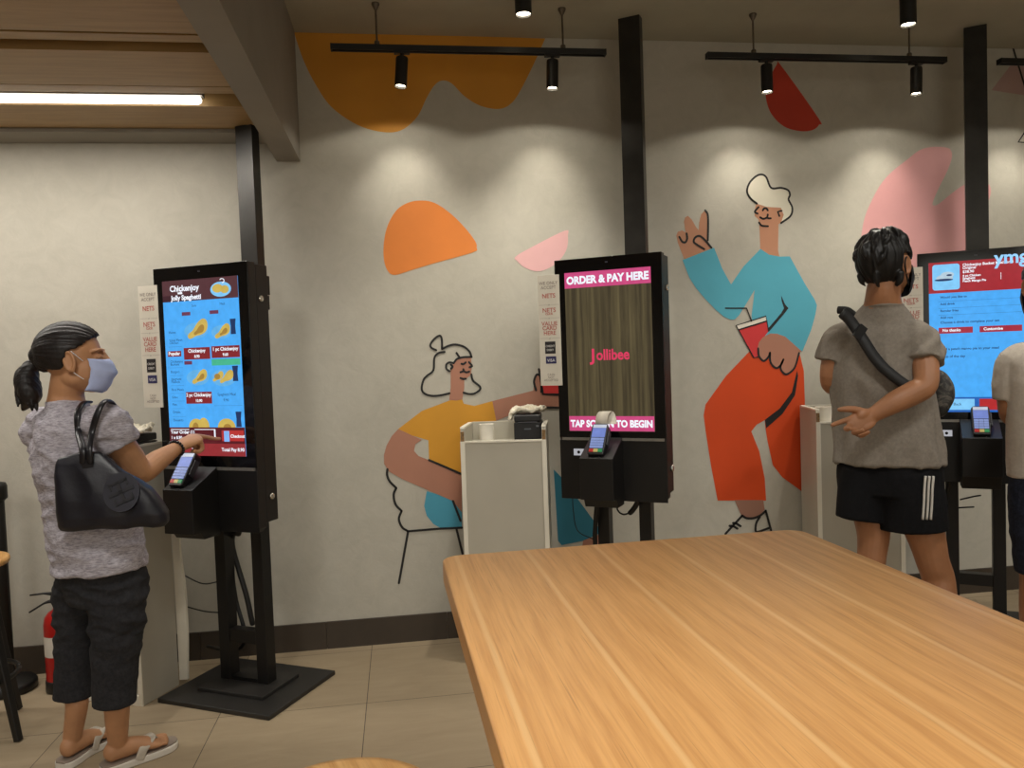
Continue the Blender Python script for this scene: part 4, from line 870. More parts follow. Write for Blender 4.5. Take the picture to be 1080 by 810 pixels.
bm = nb(); ring = [W(42,383.5,2.81) + A[0]*(0.022*math.cos(t)) + A[2]*(0.022*math.sin(t)) for t in [2*PI*i/20 for i in range(21)]]; tube(bm, ring, 0.006, 8, 1, caps='flat'); wobj('hair_tie', bm, mat('hair tie', (18,17,18), 0.7), wo)
bm = nb(); cpos = W(50,352,2.79); tube(bm, [cpos, cpos+CR*0.02+CU*0.012, cpos+CR*0.035+CU*0.016], [0.010,0.008,0.005], 10, 3); wobj('hair_clip', bm, mat('tortoise clip', (150,118,52), 0.3, 0.3, 60), wo)
mk = wobj('face_mask', mask_mesh(P, 1.0), mat('mask blue white', (176,188,226), 0.8, 0.03, 30, 0.1), wo)
mk.modifiers.new('s','SOLIDIFY').thickness = 0.002
bm = nb()
for q in (-1,1):
    tube(bm, [P(q*0.068,0.034,-0.006), P(q*0.077,0.016,0.012), P(q*0.079,0.002,0.026)], 0.0015, 6, 4); tube(bm, [P(q*0.066,0.034,-0.066), P(q*0.074,0.014,-0.050), P(q*0.079,0.000,-0.036)], 0.0015, 6, 4)
child_world(obj('ear_loop', bm, mat('ear loop', (225,225,230), 0.8), None, True), wo)
# T-shirt
mtee_w = m_heather('heather lilac grey knit', (132,126,134), (202,197,206))
bm = nb()
tube(bm, [W(105,598,D), W(104,585,D), W(99,560,D), W(91,520,D), W(80,480,D), W(72,450,D), W(70.5,434,D), W(69,424,D)], [(0.196,0.152),(0.196,0.150),(0.188,0.148),(0.180,0.142),(0.184,0.140),(0.172,0.110),(0.112,0.080),(0.068,0.062)], 40, 5, wR, caps='flat')
tube(bm, [W(92,446,2.76), sh, W(118,456,2.725), W(125,468,2.745)], [0.062,0.074,0.072,0.070], 20, 4, caps='flat')
tube(bm, [W(58,446,2.87), shl + UP*0.004, W(48,470,2.94), W(52,482,2.96)], [0.060,0.062,0.060,0.058], 20, 4, caps='flat')
neck = [W(69,424,D) + wR*(0.066*math.cos(t)) + wF*(0.060*math.sin(t)) for t in [2*PI*i/26 for i in range(27)]]
tube(bm, neck, 0.0055, 8, 1, caps='flat')
ww_ = wrinkle(0.010, 10, 1.9, 3.1, 0.4)
def ww(co, nn): return ww_(co, nn) - 0.003
def dw(co, nn):
    d = co.z*1.0 + (co - W(90,520,D)).dot(CR)*0.9
    return ww(co, nn) + 0.0030*math.sin(d*46 + 3*noise.noise(co*6))*max(0, min(1, (co.z-0.75)*3))
wobj('t_shirt', fused('t_shirt', bm, 0.006, 2, 0, dw), mtee_w, wo)
# trousers
mtr = m_heather('charcoal cotton', (38,38,41), (52,52,55), (3,3,3))
bm = nb()
tube(bm, [W(105,575,D), W(107,603,D), W(106,632,D)], [(0.155,0.115),(0.170,0.130),(0.155,0.115)], 30, 4, wR, caps='flat')
tube(bm, [W(117,592,2.79), W(121,615,2.785), W(124,645,2.775), W(122,690,2.775), W(121,720,2.775), W(120.5,742,2.775)], [(0.080,0.085),(0.104,0.112),(0.095,0.098),(0.080,0.080),(0.073,0.075),(0.070,0.072)], 26, 5, wR, caps='flat')
tube(bm, [W(92,592,2.85), W(88,614,2.86), W(83,645,2.86), W(79.5,690,2.86), W(78,715,2.86), W(77,735,2.86)], [(0.070,0.080),(0.090,0.100),(0.078,0.086),(0.064,0.069),(0.062,0.066),(0.062,0.066)], 26, 5, wR, caps='flat')
for a, b, y in ((120.5,2.775,733),(77,2.86,726)): tube(bm, [W(a,y,b), W(a,y+8.5,b)], [(0.0725 if a > 100 else 0.0645,)*2]*2, 26, 1, wR, caps='flat')
w1_ = wrinkle(0.0085, 8, 2.6, 9.0, 0.6)
def w1(co, nn): return w1_(co, nn) - 0.003
def dt(co, nn): return w1(co, nn)*max(0.15, min(1, (co.z-0.34)*6)) + 0.003*math.sin((co.z*1.0 + (co-W(100,680,D)).dot(CR)*0.6)*60)*max(0, 1-abs(co.z-0.50)*3.5)
wobj('trousers', fused('trousers', bm, 0.0055, 2, 0, dt), mtr, wo)
# sandals
msole = mat('sandal white rubber', (222,216,206), 0.5, 0.03, 20); mstrap = mat('sandal strap', (196,186,172), 0.6, 0.05, 40, 0.2, bscale=200); minsole = mat('insole', (150,136,124), 0.7)
for hh, dd, sd in ((hr, dr, -1), (hl, dl, 1)):
    s = dd.cross(UP).normalized(); g = V((hh.x, hh.y, 0)); Q = lambda a, b, z: g + dd*a + s*(b*sd) + UP*z
    prof = [(-0.012,0.0,0.022),(0.004,0.0,0.036),(0.04,0.0,0.040),(0.10,-0.003,0.037),(0.16,0.002,0.046),(0.21,0.006,0.047),(0.240,0.008,0.036),(0.255,0.009,0.016)]
    ps = cr([V(p) for p in prof], 4)
    def sole(z0, z1, inset):
        bm = nb(); out = [Q(p.x, p.y+p.z-inset, 0) for p in ps] + [Q(p.x, p.y-p.z+inset, 0) for p in reversed(ps)]
        lo = [bm.verts.new(v + UP*z0) for v in out]; hi = [bm.verts.new(v + UP*z1) for v in out]
        bm.faces.new(lo); bm.faces.new(hi)
        for i in range(len(out)): bm.faces.new((lo[i], lo[(i+1)%len(out)], hi[(i+1)%len(out)], hi[i]))
        return bm
    so = obj('sandal', sole(0.0, 0.026, 0.0), msole, None, bevel=0.005); child_world(so, wo)
    def sub(name, bm, m): o = obj(name, bm, m, None, True); o.parent = so; o.matrix_parent_inverse = so.matrix_world.inverted(); return o
    i_ = obj('insole', sole(0.024, 0.030, 0.004), minsole, None); i_.parent = so; i_.matrix_parent_inverse = Matrix.Translation(wo.location).inverted() @ Matrix.Identity(4); i_.matrix_parent_inverse = Matrix.Identity(4)
    i_.matrix_parent_inverse = Matrix.Identity(4)
    for q in (-1, 1):
        bm = nb(); tube(bm, [Q(0.105,q*0.042,0.020), Q(0.125,q*0.040,0.058), Q(0.160,q*0.018+0.004,0.068), Q(0.185,0.008,0.050)], [(0.017,0.0025),(0.016,0.003),(0.014,0.003),(0.006,0.003)], 12, 5, dd)
        o = obj('strap', bm, mstrap, None, True); o.parent = so; o.matrix_parent_inverse = Matrix.Identity(4)
    bm = nb(); tube(bm, [Q(0.150,-0.034,0.050), Q(0.158,0.0,0.070), Q(0.160,0.034,0.050)], [(0.016,0.0028)]*3, 12, 5, dd); o = obj('strap', bm, mstrap, None, True); o.parent = so; o.matrix_parent_inverse = Matrix.Identity(4)
bm = nb(); bx = wr - (wr-W(166,486,2.92)).normalized()*0.012; ad = (wr-W(166,486,2.92)).normalized(); e1 = ad.cross(UP).normalized(); e2 = ad.cross(e1)
for i in range(18):
    t = 2*PI*i/18; ell(bm, bx + e1*(0.031*math.cos(t)) + e2*(0.030*math.sin(t)) + ad*0.004*math.cos(t), (0.0058,)*3, None, 10, 7)
wobj('bracelet', bm, mat('black beads', (18,16,16), 0.3), wo)
# ---------------------------------------------------------------- tote bag on her shoulder
mbag = mat('navy nylon', (19,19,30), 0.40, 0.12, 10, 0.25, bscale=30, bdist=0.006)
bag = thing('tote_bag', 'navy blue tote bag with round emblem hanging from the shoulder of the woman', 'bag', W(115,545,2.62))
BD = 2.615; bu = CR.copy(); bu.z = 0; bu = (bu.normalized() + V((0,0.12,0))).normalized()
def BW(px, py, off=0.0): return W(px, py, BD + off + 0.10*(px-115)/290)
bn = bu.cross(UP).normalized()                                   # towards the camera
rows = [(477,78,107,0.008),(481,61.5,112,0.013),(487,59.5,119,0.020),(497,59.5,130,0.028),(507,60,144,0.035),(518,60.5,159,0.041),(530,61.5,169,0.044),(543,62,177,0.044),(552,62.5,177,0.036),(556.5,64,173,0.024)]
bm = nb(); RG = []
for py, x0, x1, th in rows:
    L = []; n = 48
    for i in range(n):
        t = 2*PI*i/n; ca, sa = math.cos(t), math.sin(t); cxx = math.copysign(abs(ca)**0.40, ca); syy = math.copysign(abs(sa)**0.7, sa)
        px = (x0+x1)/2 + (x1-x0)/2*cxx; c = BW(px, py - (px-115)*0.050)
        L.append(bm.verts.new(c + bn*(th*syy)))
    RG.append(L)
for a, b in zip(RG, RG[1:]):
    for i in range(48): bm.faces.new((a[i], a[(i+1)%48], b[(i+1)%48], b[i]))
bm.faces.new(RG[0]); bm.faces.new(RG[-1][::-1])
wb = wrinkle(0.004, 9, 1.0, 5.5, 0.3)
bagm = fused('bag_body', bm, 0.005, 1, 0, lambda co, nn: wb(co, nn) + 0.004*math.sin(((co-BW(90,500)).dot(CR)*1.2+(co-BW(90,500)).z*0.5)*40)*0.6)
wobj('bag_body', bagm, mbag, bag)
mst = mat('navy strap', (15,15,22), 0.35, 0.1, 20)
for pts in ([BW(87,488,-0.024), BW(87,474,-0.024), W(82.5,455,2.655), W(81.5,440,2.665), W(84,430,2.69), W(89,424.5,2.73), W(95,424,2.77)], [BW(95,488,-0.026), BW(94,474,-0.028), W(97,455,2.62), W(102,438,2.615), W(107,427,2.63), W(112,422.5,2.66), W(117,424,2.70), W(121,429,2.74)]):
    bm = nb(); tube(bm, pts, [(0.011,0.0055)]*len(pts), 12, 6, CR); wobj('strap', bm, mst, bag)
bm = nb(); rbox(bm, 0,0,0, 0.034,0.006,0.05, Matrix.Translation(BW(91,486,-0.024)) @ Matrix.Rotation(-0.2,4,'Y')); wobj('strap_patch', bm, mst, bag, False)
bm = nb(); ec = BW(128,519,-0.042); eu = (bu*1.0).normalized(); ev = (UP - bn*0.32 - eu*0.05).normalized(); en = eu.cross(ev).normalized()
def EP(a, b, o=0.0): return ec + eu*a + ev*b + en*o
for i in range(1):
    disc = [(0.057*math.cos(2*PI*k/40), 0.066*math.sin(2*PI*k/40)) for k in range(40)]
    A1 = [bm.verts.new(EP(a,b,0.0015)) for a,b in disc]; B1 = [bm.verts.new(EP(a,b,-0.012)) for a,b in disc]; bm.faces.new(A1)
    for k in range(40): bm.faces.new((A1[k], A1[(k+1)%40], B1[(k+1)%40], B1[k]))
em = wobj('emblem', bm, mat('emblem blue black', (27,27,40), 0.4, 0.08, 20), bag, False)
bm = nb()
for a0,b0,a1_,b1_ in ((-0.034,0.030,0.034,0.040),(-0.006,-0.04,0.006,0.04),(-0.034,-0.040,0.034,-0.030),(-0.046,-0.006,0.046,0.006),(-0.034,0.016,-0.026,0.04),(0.026,0.016,0.034,0.04),(-0.034,-0.04,-0.026,-0.016),(0.026,-0.04,0.034,-0.016)):
    rot = lambda a, b: EP(a*0.85-b*0.35, b*0.9+a*0.35, 0)
    vs_ = [rot(a0,b0), rot(a1_,b0), rot(a1_,b1_), rot(a0,b1_)]
    t_ = [bm.verts.new(v + en*0.0042) for v in vs_]; u_ = [bm.verts.new(v + en*0.001) for v in vs_]; bm.faces.new(t_)
    for k in range(4): bm.faces.new((t_[k], t_[(k+1)%4], u_[(k+1)%4], u_[k]))
wobj('emblem_relief', bm, mst, bag, False)
# ---------------------------------------------------------------- the man in grey
mR, mF = dirs(50); DM = 3.22
man = person('man in grey T-shirt and black striped shorts holding one hand behind his back', (1.955,-1.0,0))
bm = nb()
hd = W(935,280,3.18); hf = V((math.cos(math.radians(24)), math.sin(math.radians(24)), -0.14)).normalized()
PM, AM = head(bm, hd, hf, 1.08, 0.05)
tube(bm, [W(932,338,DM), W(931,320,3.20), W(932,304,3.18), W(934,288,3.18)], [(0.10,0.085),(0.072,0.068),(0.064,0.066),(0.058,0.064)], 22, 4, mR)
tube(bm, [W(937,505,DM), W(936,470,DM), W(932,435,DM), W(928,395,DM), W(929,360,DM), W(931,335,DM)], [(0.165,0.11),(0.160,0.105),(0.155,0.10),(0.170,0.105),(0.165,0.08),(0.08,0.06)], 24, 4, mR)
shr, elr, wrr = W(970,366,3.13), W(976,405,3.035), W(921,437.5,3.025)
tube(bm, [shr, W(975,380,3.09), elr, W(962,415,3.02), W(944,424,3.015), wrr], [0.056,0.052,0.046,0.046,0.042,0.029], 18, 5)
fd = (W(896,453,3.005)-wrr).normalized()
hand(bm, wrr, fd, -CF + UP*0.12, CU*1.0 - CR*0.1, 1.10, [(6,16,12),(30,36,22),(42,44,26),(52,46,28)], 12, (-CR*0.96 + CU*0.06 - CF*0.12))
shl2, ell2 = W(887,370,3.285), W(877.5,404,3.32)
tube(bm, [shl2, W(879,382,3.30), ell2, W(888,404,3.44), W(905,398,3.56)], [0.050,0.049,0.045,0.042,0.028], 18, 5)
hand(bm, W(905,398,3.56), CF + CR*0.2, -UP, CR, 1.0, [(30,40,25)]*4)
al, ar = onz(917,722,0.065), onz(1000,733,0.065)
dfl, dfr = (mF*0.97 + mR*-0.1).normalized(), (mF*0.9 + mR*0.25).normalized()
tube(bm, [W(915,520,3.25), W(921,560,3.25), W(919,590,3.245), W(917,630,3.25), al], [0.085,0.066,0.056,0.056,0.036], 18, 5)
tube(bm, [W(958,520,3.18), W(974,558,3.17), W(983,590,3.17), W(992,625,3.17), ar], [0.09,0.076,0.063,0.060,0.036], 18, 5)
fl0, fr0 = V((al.x, al.y, 0)) - dfl*0.06, V((ar.x, ar.y, 0)) - dfr*0.06
foot(bm, fl0, dfl, 1.08, 0.018, 1); foot(bm, fr0, dfr, 1.08, 0.018, -1)
wobj('body', fused('body', bm, 0.004, 2), mskin_m, man)
def keep_m(x, y, z): return (z > 0.85*y - 0.74 - 0.05*math.sin(x*17+y*9)) and not (y > 0.02 and z < -0.05) and not (abs(x) > 0.72 and -0.05 < y < 0.30 and z < 0.10)
hcm = PM(0,-0.020,0.024)
def strands_m(co, nn):
    r = co - hcm; a, b, c = r.dot(AM[0]), r.dot(AM[1]), r.dot(AM[2])
    th = math.atan2(a, b); w_ = V((a*6, b*6, c*6)); sw = noise.noise(w_)
    return 0.007*noise.noise(V((th*5+sw*1.5, c*9, 2.0))) + 0.0045*noise.noise(V((th*13+sw*3, c*14, 7.0)))
def tufts(bm):
    for q in range(16):
        t = -2.5 + 5.0*q/15 - 0.2; r_ = random.random()
        p0 = PM(0.080*math.sin(t), -0.018-0.086*math.cos(t), -0.040); p1 = PM(0.064*math.sin(t), -0.014-0.066*math.cos(t), -0.078-0.020*r_)
        if math.cos(t) > 0.12 and q % 3 == 0: tube(bm, [p0, p0.lerp(p1,0.5)+ (p0-hcm)*0.06, p1], [0.013,0.011,0.003], 8, 3)
    rnd = random.Random(5)
    for q in range(46):
        a_ = rnd.uniform(-PI, PI); e_ = rnd.uniform(0.05, 1.45)
        if math.cos(a_) < -0.1 and e_ < 0.55: continue
        def SP(a, e, k): return hcm + AM[0]*(0.098*k*math.cos(e)*math.sin(a)) - AM[1]*(0.116*k*math.cos(e)*math.cos(a)) + AM[2]*(0.116*k*math.sin(e))
        da, sw = rnd.uniform(-0.25,0.55), rnd.uniform(0.35,0.6)
        tube(bm, [SP(a_, e_, 0.97), SP(a_+da*0.4, e_-sw*0.45, 1.035), SP(a_+da*0.8, e_-sw*0.8, 1.03), SP(a_+da, e_-sw, 0.995)], [0.008,0.011,0.008,0.003], 8, 4)
    for q in range(5):
        t = -1.0+1.6*q/4; tube(bm, [PM(0.05*math.sin(t),-0.02,0.118), PM(0.080*math.sin(t),0.035*math.cos(t),0.108), PM(0.088*math.sin(t),0.075*math.cos(t),0.075)], [0.011,0.010,0.004], 8, 3)
wobj('hair', cap_hair(hcm, AM, (0.098,0.116,0.116), keep_m, 0.026, strands_m, 'hair', tufts, 0.004), m_hair('black hair man', (20,18,17), (2,2,1)), man)
mk = wobj('face_mask', mask_mesh(PM, 1.0), mat('black mask', (20,20,22), 0.8, 0.05, 30), man); mk.modifiers.new('s','SOLIDIFY').thickness = 0.003
bm = nb()
for q in (-1,1): tube(bm, [PM(q*0.068,0.032,-0.004), PM(q*0.080,0.004,0.026), PM(q*0.088,-0.024,0.006), PM(q*0.084,-0.014,-0.026), PM(q*0.066,0.034,-0.075)], 0.003, 6, 5)
child_world(obj('ear_loop', bm, mat('black mask', (20,20,22), 0.8), None, True), man)
mtee_m = m_heather('taupe grey jersey', (124,116,106), (140,131,121), (3,3,3))
bm = nb()
tube(bm, [W(936,489,DM), W(935.5,470,DM), W(932.5,440,DM), W(928.5,400,DM), W(928.5,365,DM), W(930,343,DM), W(931.5,320,3.20)], [(0.212,0.150),(0.206,0.146),(0.194,0.138),(0.190,0.132),(0.178,0.110),(0.140,0.090),(0.074,0.070)], 40, 5, mR, caps='flat')
tube(bm, [W(950,350,3.18), W(968,358,3.14), W(974,370,3.11), W(974.5,382,3.09)], [0.066,0.071,0.071,0.074], 22, 4, caps='flat')
tube(bm, [W(905,350,3.25), W(887,359,3.28), W(880,370,3.295), W(877,381,3.30)], [0.064,0.071,0.067,0.066], 22, 4, caps='flat')
neck = [W(931.5,322,3.20) + mR*(0.075*math.cos(t)) + mF*(0.071*math.sin(t)) for t in [2*PI*i/26 for i in range(27)]]
tube(bm, neck, 0.0055, 8, 1, caps='flat')
w2_ = wrinkle(0.015, 11, 0.38, 12.0, 0.3)
def w2(co, nn): return w2_(co, nn)*(0.45+0.55*min(1,max(0,(1.50-co.z)*4)))-0.004
def dm(co, nn):
    e = (co - W(975,372,3.1)).length
    return w2(co, nn) + 0.009*math.sin((co.z*0.9 - (co-shr).dot(CR)*0.8)*85 + 2*noise.noise(co*8))*max(0, 1-e*7) 
wobj('t_shirt', fused('t_shirt', bm, 0.006, 2, 0, dm), mtee_m, man)
bm = nb(); ptc = [(909,477),(914,468),(919,459),(924,457.5),(931,462),(935,468),(938,480),(939.5,487),(925,487.5),(912,484)]
def back_pt(px, py, off):
    """point on the back of the shirt seen at this pixel"""
    ro = EYE; rd = ray(px, py); c = W(934,450,DM); a, b = 0.205+off, 0.143+off
    o = ro - c; A0 = (rd.dot(mR)/a)**2 + (rd.dot(mF)/b)**2; B0 = 2*(o.dot(mR)*rd.dot(mR)/a**2 + o.dot(mF)*rd.dot(mF)/b**2); C0 = (o.dot(mR)/a)**2 + (o.dot(mF)/b)**2 - 1
    dsc = B0*B0-4*A0*C0; t = (-B0-math.sqrt(max(0,dsc)))/(2*A0); return ro + rd*t
mblack = m_heather('black sport cloth', (14,14,16), (22,22,25), (3,3,3))
bm = nb()
tube(bm, [W(937,478,DM), W(937.5,500,DM), W(938,520,DM)], [(0.188,0.128),(0.198,0.138),(0.196,0.136)], 30, 4, mR, caps='flat')
tube(bm, [W(917,500,3.25), W(911,525,3.25), W(908.5,547,3.25)], [(0.115,0.125),(0.103,0.115),(0.098,0.108)], 26, 5, mR, caps='flat')
tube(bm, [W(954,500,3.19), W(960,530,3.18), W(962,557,3.18)], [(0.125,0.135),(0.130,0.128),(0.132,0.122)], 26, 5, mR, caps='flat')
w3 = wrinkle(0.005, 6, 0.6, 17.0, 0.3)
wobj('shorts', fused('shorts', bm, 0.006, 2, 0, w3), mblack, man)
def side_ribbon(pts, hw, name, m, root, d0, off=0.0):
    bm = nb(); P_ = cr([V((x,y,0)) for x,y in pts], 6); L = []
    for i, p in enumerate(P_):
        t = (P_[min(i+1,len(P_)-1)]-P_[max(0,i-1)]).normalized(); nrm = V((-t.y,t.x,0))*hw
        L.append((p-nrm, p+nrm))
    return bm, L
def shorts_pt(px, py):
    c = W(961,530,3.18); a, b = 0.139, 0.133; rd = ray(px, py); o = EYE-c
    A0 = (rd.dot(mR)/a)**2 + (rd.dot(mF)/b)**2; B0 = 2*(o.dot(mR)*rd.dot(mR)/a**2 + o.dot(mF)*rd.dot(mF)/b**2); C0 = (o.dot(mR)/a)**2 + (o.dot(mF)/b)**2 - 1
    return EYE + rd*((-B0-math.sqrt(max(0,B0*B0-4*A0*C0)))/(2*A0))
mwst = mat('white stripe', (205,200,192), 0.8)
for k in range(3):
    pts = [(976.0+4.2*k,502),(974.8+4.2*k,515),(974.2+4.2*k,530),(973.0+4.2*k,548)]
    bm, L = side_ribbon(pts, 1.05, 'stripe', mwst, man, 0)
    a_ = [(shorts_pt(p.x,p.y), shorts_pt(q_.x,q_.y)) for p, q_ in L]
    vv = [(bm.verts.new(p - CF*0.004), bm.verts.new(q_ - CF*0.004)) for p, q_ in a_]
    for i in range(len(vv)-1): bm.faces.new((vv[i][0], vv[i+1][0], vv[i+1][1], vv[i][1]))
    o = wobj('stripe', bm, mwst, man); sdm = o.modifiers.new('s','SOLIDIFY'); sdm.thickness = 0.006; sdm.offset = -1
for f0, dd, sd in ((fl0, dfl, 1), (fr0, dfr, -1)):
    s = dd.cross(UP).normalized(); bm = nb(); out = []
    for p in cr([V((-0.008,0.02,0)),V((0.03,0.040,0)),V((0.11,0.040,0)),V((0.18,0.052,0)),V((0.24,0.044,0)),V((0.262,0.02,0))], 4): out.append((p.x,p.y))
    poly = [f0 + dd*a*1.08 + s*b for a, b in out] + [f0 + dd*a*1.08 - s*b for a, b in reversed(out)]
    lo = [bm.verts.new(V((p.x,p.y,0))) for p in poly]; hi = [bm.verts.new(V((p.x,p.y,0.020))) for p in poly]; bm.faces.new(lo); bm.faces.new(hi)
    for i in range(len(poly)): bm.faces.new((lo[i], lo[(i+1)%len(poly)], hi[(i+1)%len(poly)], hi[i]))
    so = obj('slipper', bm, mat('slipper black', (24,24,26), 0.6), None, bevel=0.004); child_world(so, man)
    bm = nb(); tube(bm, [f0+dd*0.15+s*0.045+UP*0.02, f0+dd*0.16+s*0.02+UP*0.062, f0+dd*0.16-s*0.02+UP*0.062, f0+dd*0.15-s*0.045+UP*0.02], [(0.025,0.004)]*4, 12, 5, dd); o = obj('strap', bm, mat('slipper black', (24,24,26), 0.6), None, True); o.parent = so; o.matrix_parent_inverse = Matrix.Identity(4)
# sling bag
msl = mat('sling black webbing', (16,15,16), 0.6, 0.15, 60, 0.2, bscale=300, bdist=0.001)
sl = thing('sling_bag', 'black sling bag with wide strap across the back of the man in grey', 'bag', W(986,415,3.13))
cen = [(888,330),(895,336),(903,347),(912,361),(921,375),(932,388),(944,398),(956,407),(966,414)]
C2 = cr([V((x,y,0)) for x,y in cen], 6); bm = nb(); L = []
def strap_d(px, py):
    t = max(0.0, min(1.0, (py-330)/60.0)); base = back_pt(min(max(px,884),976), max(py,330), 0.0)
    dep = (base-EYE).dot(CF); up_ = 3.205 - 0.0
    if py < 362: dep = dep*((py-330)/32.0) + (3.175-0.02)*(1-(py-330)/32.0) if py > 330 else 3.16
    return dep
for i, p in enumerate(C2):
    t = (C2[min(i+1,len(C2)-1)]-C2[max(0,i-1)]).normalized(); nr = V((-t.y,t.x,0))*5.3
    L.append([W((p+nr*q_).x, (p+nr*q_).y, strap_d(p.x,p.y)-0.012) for q_ in (-1,0,1)])
V_ = [[bm.verts.new(q_) for q_ in row] for row in L]
for i in range(len(V_)-1):
    for j in range(2): bm.faces.new((V_[i][j], V_[i+1][j], V_[i+1][j+1], V_[i][j+1]))
o = wobj('strap', bm, msl, sl); sdm = o.modifiers.new('s','SOLIDIFY'); sdm.thickness = 0.016; sdm.offset = 0
bm = nb(); tube(bm, [W(884,327,3.19), W(893,327.5,3.17), W(900,332,3.15)], [(0.016,0.006)]*3, 10, 4, CU); o = wobj('strap_end', bm, msl, sl)
bm = nb(); c0 = W(907,350,strap_d(907,352)-0.022); rbox(bm, 0,0,0, 0.055,0.014,0.034, Matrix.Translation(c0) @ Matrix.Rotation(-0.9,4,'Y') ); wobj('buckle', bm, mat('buckle', (30,30,32), 0.35), sl, False)
bm = nb(); tube(bm, [W(984,398,3.19), W(988,405,3.17), W(990,415,3.16), W(987,427,3.16), W(982,433,3.17)], [(0.022,0.05),(0.040,0.07),(0.050,0.075),(0.042,0.07),(0.02,0.05)], 20, 5, CR)
def m_camo():
    n = NT('dark camouflage'); f = n.noise(n.coord(), 26, 3, 0.6, 0.6); n.col(n.ramp(f, [(0.40,(26,25,26)),(0.5,(46,44,42)),(0.60,(92,86,78))])); n.set(Roughness=0.7); return n.m
wobj('pouch', fused('pouch', bm, 0.006, 2, 0, wrinkle(0.003,12,1,2)), m_camo(), sl)
# ---------------------------------------------------------------- the second man, cut off by the frame
tR, tF = dirs(70); DT = 3.05
m3 = person('man in white T-shirt and dark jeans cut off by the right edge', (2.53,-1.22,0))
bm = nb()
hd = W(1106,300,3.03); hf = V((math.cos(math.radians(75)), math.sin(math.radians(75)), -0.12)).normalized()
P3, A3 = head(bm, hd, hf, 1.04, 0.04)
tube(bm, [W(1111,362,DT), W(1109,346,DT), W(1108,330,3.04), W(1107,312,3.03)], [(0.10,0.085),(0.070,0.066),(0.062,0.064),(0.056,0.062)], 22, 4, tR)
tube(bm, [W(1114,520,DT), W(1114,470,DT), W(1113,430,DT), W(1112,385,DT), W(1111,358,DT)], [(0.155,0.105),(0.155,0.105),(0.155,0.105),(0.16,0.095),(0.07,0.06)], 24, 4, tR)
s3l, e3l, w3l = W(1070,385,3.10), W(1067,436,3.12), W(1084,430,3.34)
tube(bm, [s3l, W(1066,410,3.11), e3l, W(1074,436,3.24), w3l], [0.054,0.049,0.045,0.042,0.028], 18, 5); hand(bm, w3l, w3l-e3l, -UP, tR, 1.0, [(25,35,20)]*4)
s3r, e3r, w3r = W(1156,385,2.98), W(1166,445,2.98), W(1150,450,3.2)
tube(bm, [s3r, e3r, w3r], [0.054,0.045,0.028], 18, 6); hand(bm, w3r, w3r-e3r, -UP, -tR, 1.0, [(25,35,20)]*4)
a3l, a3r = onz(1092,735,0.07), onz(1140,735,0.07)
tube(bm, [W(1094,520,3.07), W(1092,600,3.07), W(1092,650,3.08), a3l], [0.08,0.055,0.055,0.036], 16, 5); tube(bm, [W(1134,520,3.02), W(1138,600,3.02), W(1139,650,3.03), a3r], [0.08,0.055,0.055,0.036], 16, 5)
g3l, g3r = V((a3l.x,a3l.y,0)) - tF*0.06, V((a3r.x,a3r.y,0)) - tF*0.06
foot(bm, g3l, tF, 1.05, 0.016, 1); foot(bm, g3r, tF, 1.05, 0.016, -1)
wobj('body', fused('body', bm, 0.005, 2), mskin_m, m3)
h3 = P3(0,-0.018,0.024)
wobj('hair', cap_hair(h3, A3, (0.092,0.112,0.110), lambda x,y,z: z > 0.85*y-0.5 and not (y > 0.05 and z < 0.0), 0.022, lambda co, nn: 0.005*noise.noise(co*40), 'hair', None, 0.005), m_hair('dark hair second man', (34,32,32), (2,2,1)), m3)
mk = wobj('face_mask', mask_mesh(P3, 1.0), mat('mask grey', (70,72,78), 0.8), m3); mk.modifiers.new('s','SOLIDIFY').thickness = 0.003
bm = nb()
tube(bm, [W(1115,503,DT), W(1114.5,480,DT), W(1113,440,DT), W(1112,400,DT), W(1111.5,376,DT), W(1110.5,358,DT)], [(0.172,0.130),(0.170,0.126),(0.168,0.122),(0.172,0.118),(0.165,0.095),(0.076,0.070)], 36, 5, tR, caps='flat')
tube(bm, [W(1090,374,3.08), W(1073,383,3.10), W(1067,402,3.11), W(1066,421,3.115)], [0.058,0.070,0.066,0.064], 20, 4, caps='flat'); tube(bm, [W(1135,374,3.0), s3r, W(1160,405,2.98), W(1162,421,2.98)], [0.058,0.070,0.066,0.064], 20, 4, caps='flat')
w4 = wrinkle(0.0045, 8, 1.0, 21.0, 0.5)
wobj('t_shirt', fused('t_shirt', bm, 0.006, 2, 0, w4), m_heather('white jersey', (186,176,164), (200,190,178), (3,3,3)), m3)
bm = nb()
tube(bm, [W(1114,490,DT), W(1114,510,DT), W(1114,535,DT)], [(0.160,0.112),(0.166,0.118),(0.160,0.112)], 28, 4, tR, caps='flat')
tube(bm, [W(1094,515,3.07), W(1092.5,560,3.07), W(1094,604,3.07)], [(0.098,0.105),(0.086,0.095),(0.072,0.085)], 22, 5, tR, caps='flat'); tube(bm, [W(1134,515,3.02), W(1137,560,3.02), W(1138,604,3.02)], [(0.098,0.105),(0.086,0.095),(0.072,0.085)], 22, 5, tR, caps='flat')
wobj('shorts', fused('shorts', bm, 0.006, 2, 0, wrinkle(0.005,8,1.5,31.0,0.4)), m_heather('dark denim', (26,30,42), (44,50,66), (3,3,3)), m3)
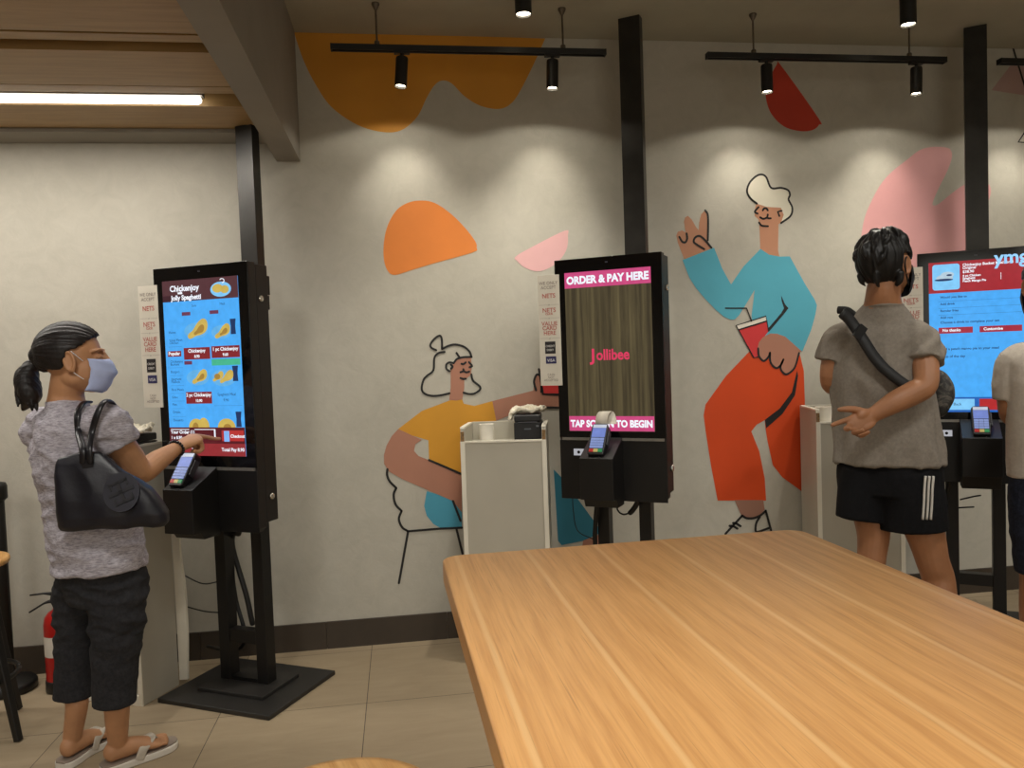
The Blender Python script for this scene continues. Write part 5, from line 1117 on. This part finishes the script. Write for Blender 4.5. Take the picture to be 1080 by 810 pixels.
# ================================================================ light
def spot(name, loc, target, energy, size, blend, color=(1,0.86,0.68), rad=0.02):
    l = bpy.data.lights.new(name, 'SPOT'); l.energy = energy; l.spot_size = math.radians(size); l.spot_blend = blend; l.color = color; l.shadow_soft_size = rad
    o = bpy.data.objects.new(name, l); C.objects.link(o); o.location = loc
    o.rotation_euler = (V(target)-V(loc)).to_track_quat('-Z','Y').to_euler(); return o
WARM = (1.0,0.94,0.81); ROOM = (1.0,0.975,0.91)
for x, y, z in SPOT:
    spot('track_spot_beam', (x,y,z), (x,y+0.34,z-0.52), 24, 66, 1.0, WARM)
    spot('track_spot_wash', (x,y,z), (x,y+0.13,z-2.0), 25, 46, 1.0, WARM)
    spot('track_spot_spill', (x,y,z), (x,y+0.10,z-0.6), 8, 146, 0.2, WARM)
for x, y in ((0.592,-0.565),(2.40,-0.566)):
    spot('ceiling_spot', (x,y,CEIL-0.14), (x,y,0), 60, 95, 0.8, WARM)
l = bpy.data.lights.new('led_light','AREA'); l.shape='RECTANGLE'; l.size=2.4; l.size_y=0.03; l.energy=26; l.color=(1.0,0.95,0.87)
o = bpy.data.objects.new('led_light', l); C.objects.link(o); o.location=(-1.96,-0.597,2.484)
# room downlights over the seating area
for x, y, e in ((-2.6,-2.3,20),(-1.1,-2.8,10),(3.7,-2.2,12),(4.7,-2.4,40),
                (-2.6,-4.8,55),(-1.1,-4.9,60),(1.3,-5.2,46),(2.9,-5.0,50),(4.3,-4.5,70),(-2,-6.3,70),(0.3,-6.3,70),(2.8,-6.3,70)):
    spot('room_downlight', (x,y,(2.47 if x < -0.6 else CEIL-0.03)), (x,y,0), e*0.75, 158, 0.5, ROOM, 0.10)
spot('table_downlight', (0.1,-3.35,CEIL-0.03), (0.1,-3.40,0), 140, 80, 1.0, ROOM, 0.08)
for x, e in ((-2.3,42),(-0.9,64),(0.4,94),(1.6,86),(2.9,84),(4.1,70)):   # unseen fill spots, added to brighten the lower wall and front faces
    spot('added_wall_fill', (x,-2.45,(2.46 if x < -0.6 else CEIL-0.05)), (x,0,0.75), e, 64, 0.8, ROOM, 0.2)
# soft frontal fill, added at the made-up shopfront behind the camera
l = bpy.data.lights.new('added_front_fill','AREA'); l.shape='RECTANGLE'; l.size=5.0; l.size_y=2.1; l.energy=22; l.color=(1.0,0.965,0.89)
o = bpy.data.objects.new('added_front_fill', l); C.objects.link(o); o.location=(0.8,YB+0.06,1.55); o.rotation_euler=(PI/2,0,0)
w = bpy.data.worlds.new('world'); bpy.context.scene.world = w; w.use_nodes = True
w.node_tree.nodes['Background'].inputs[0].default_value = (0.9,0.85,0.8,1); w.node_tree.nodes['Background'].inputs[1].default_value = 0.05
vs = bpy.context.scene.view_settings
vs.view_transform = 'Standard'; vs.look = 'None'; vs.exposure = 0.0; vs.gamma = 1.0; vs.use_curve_mapping = False
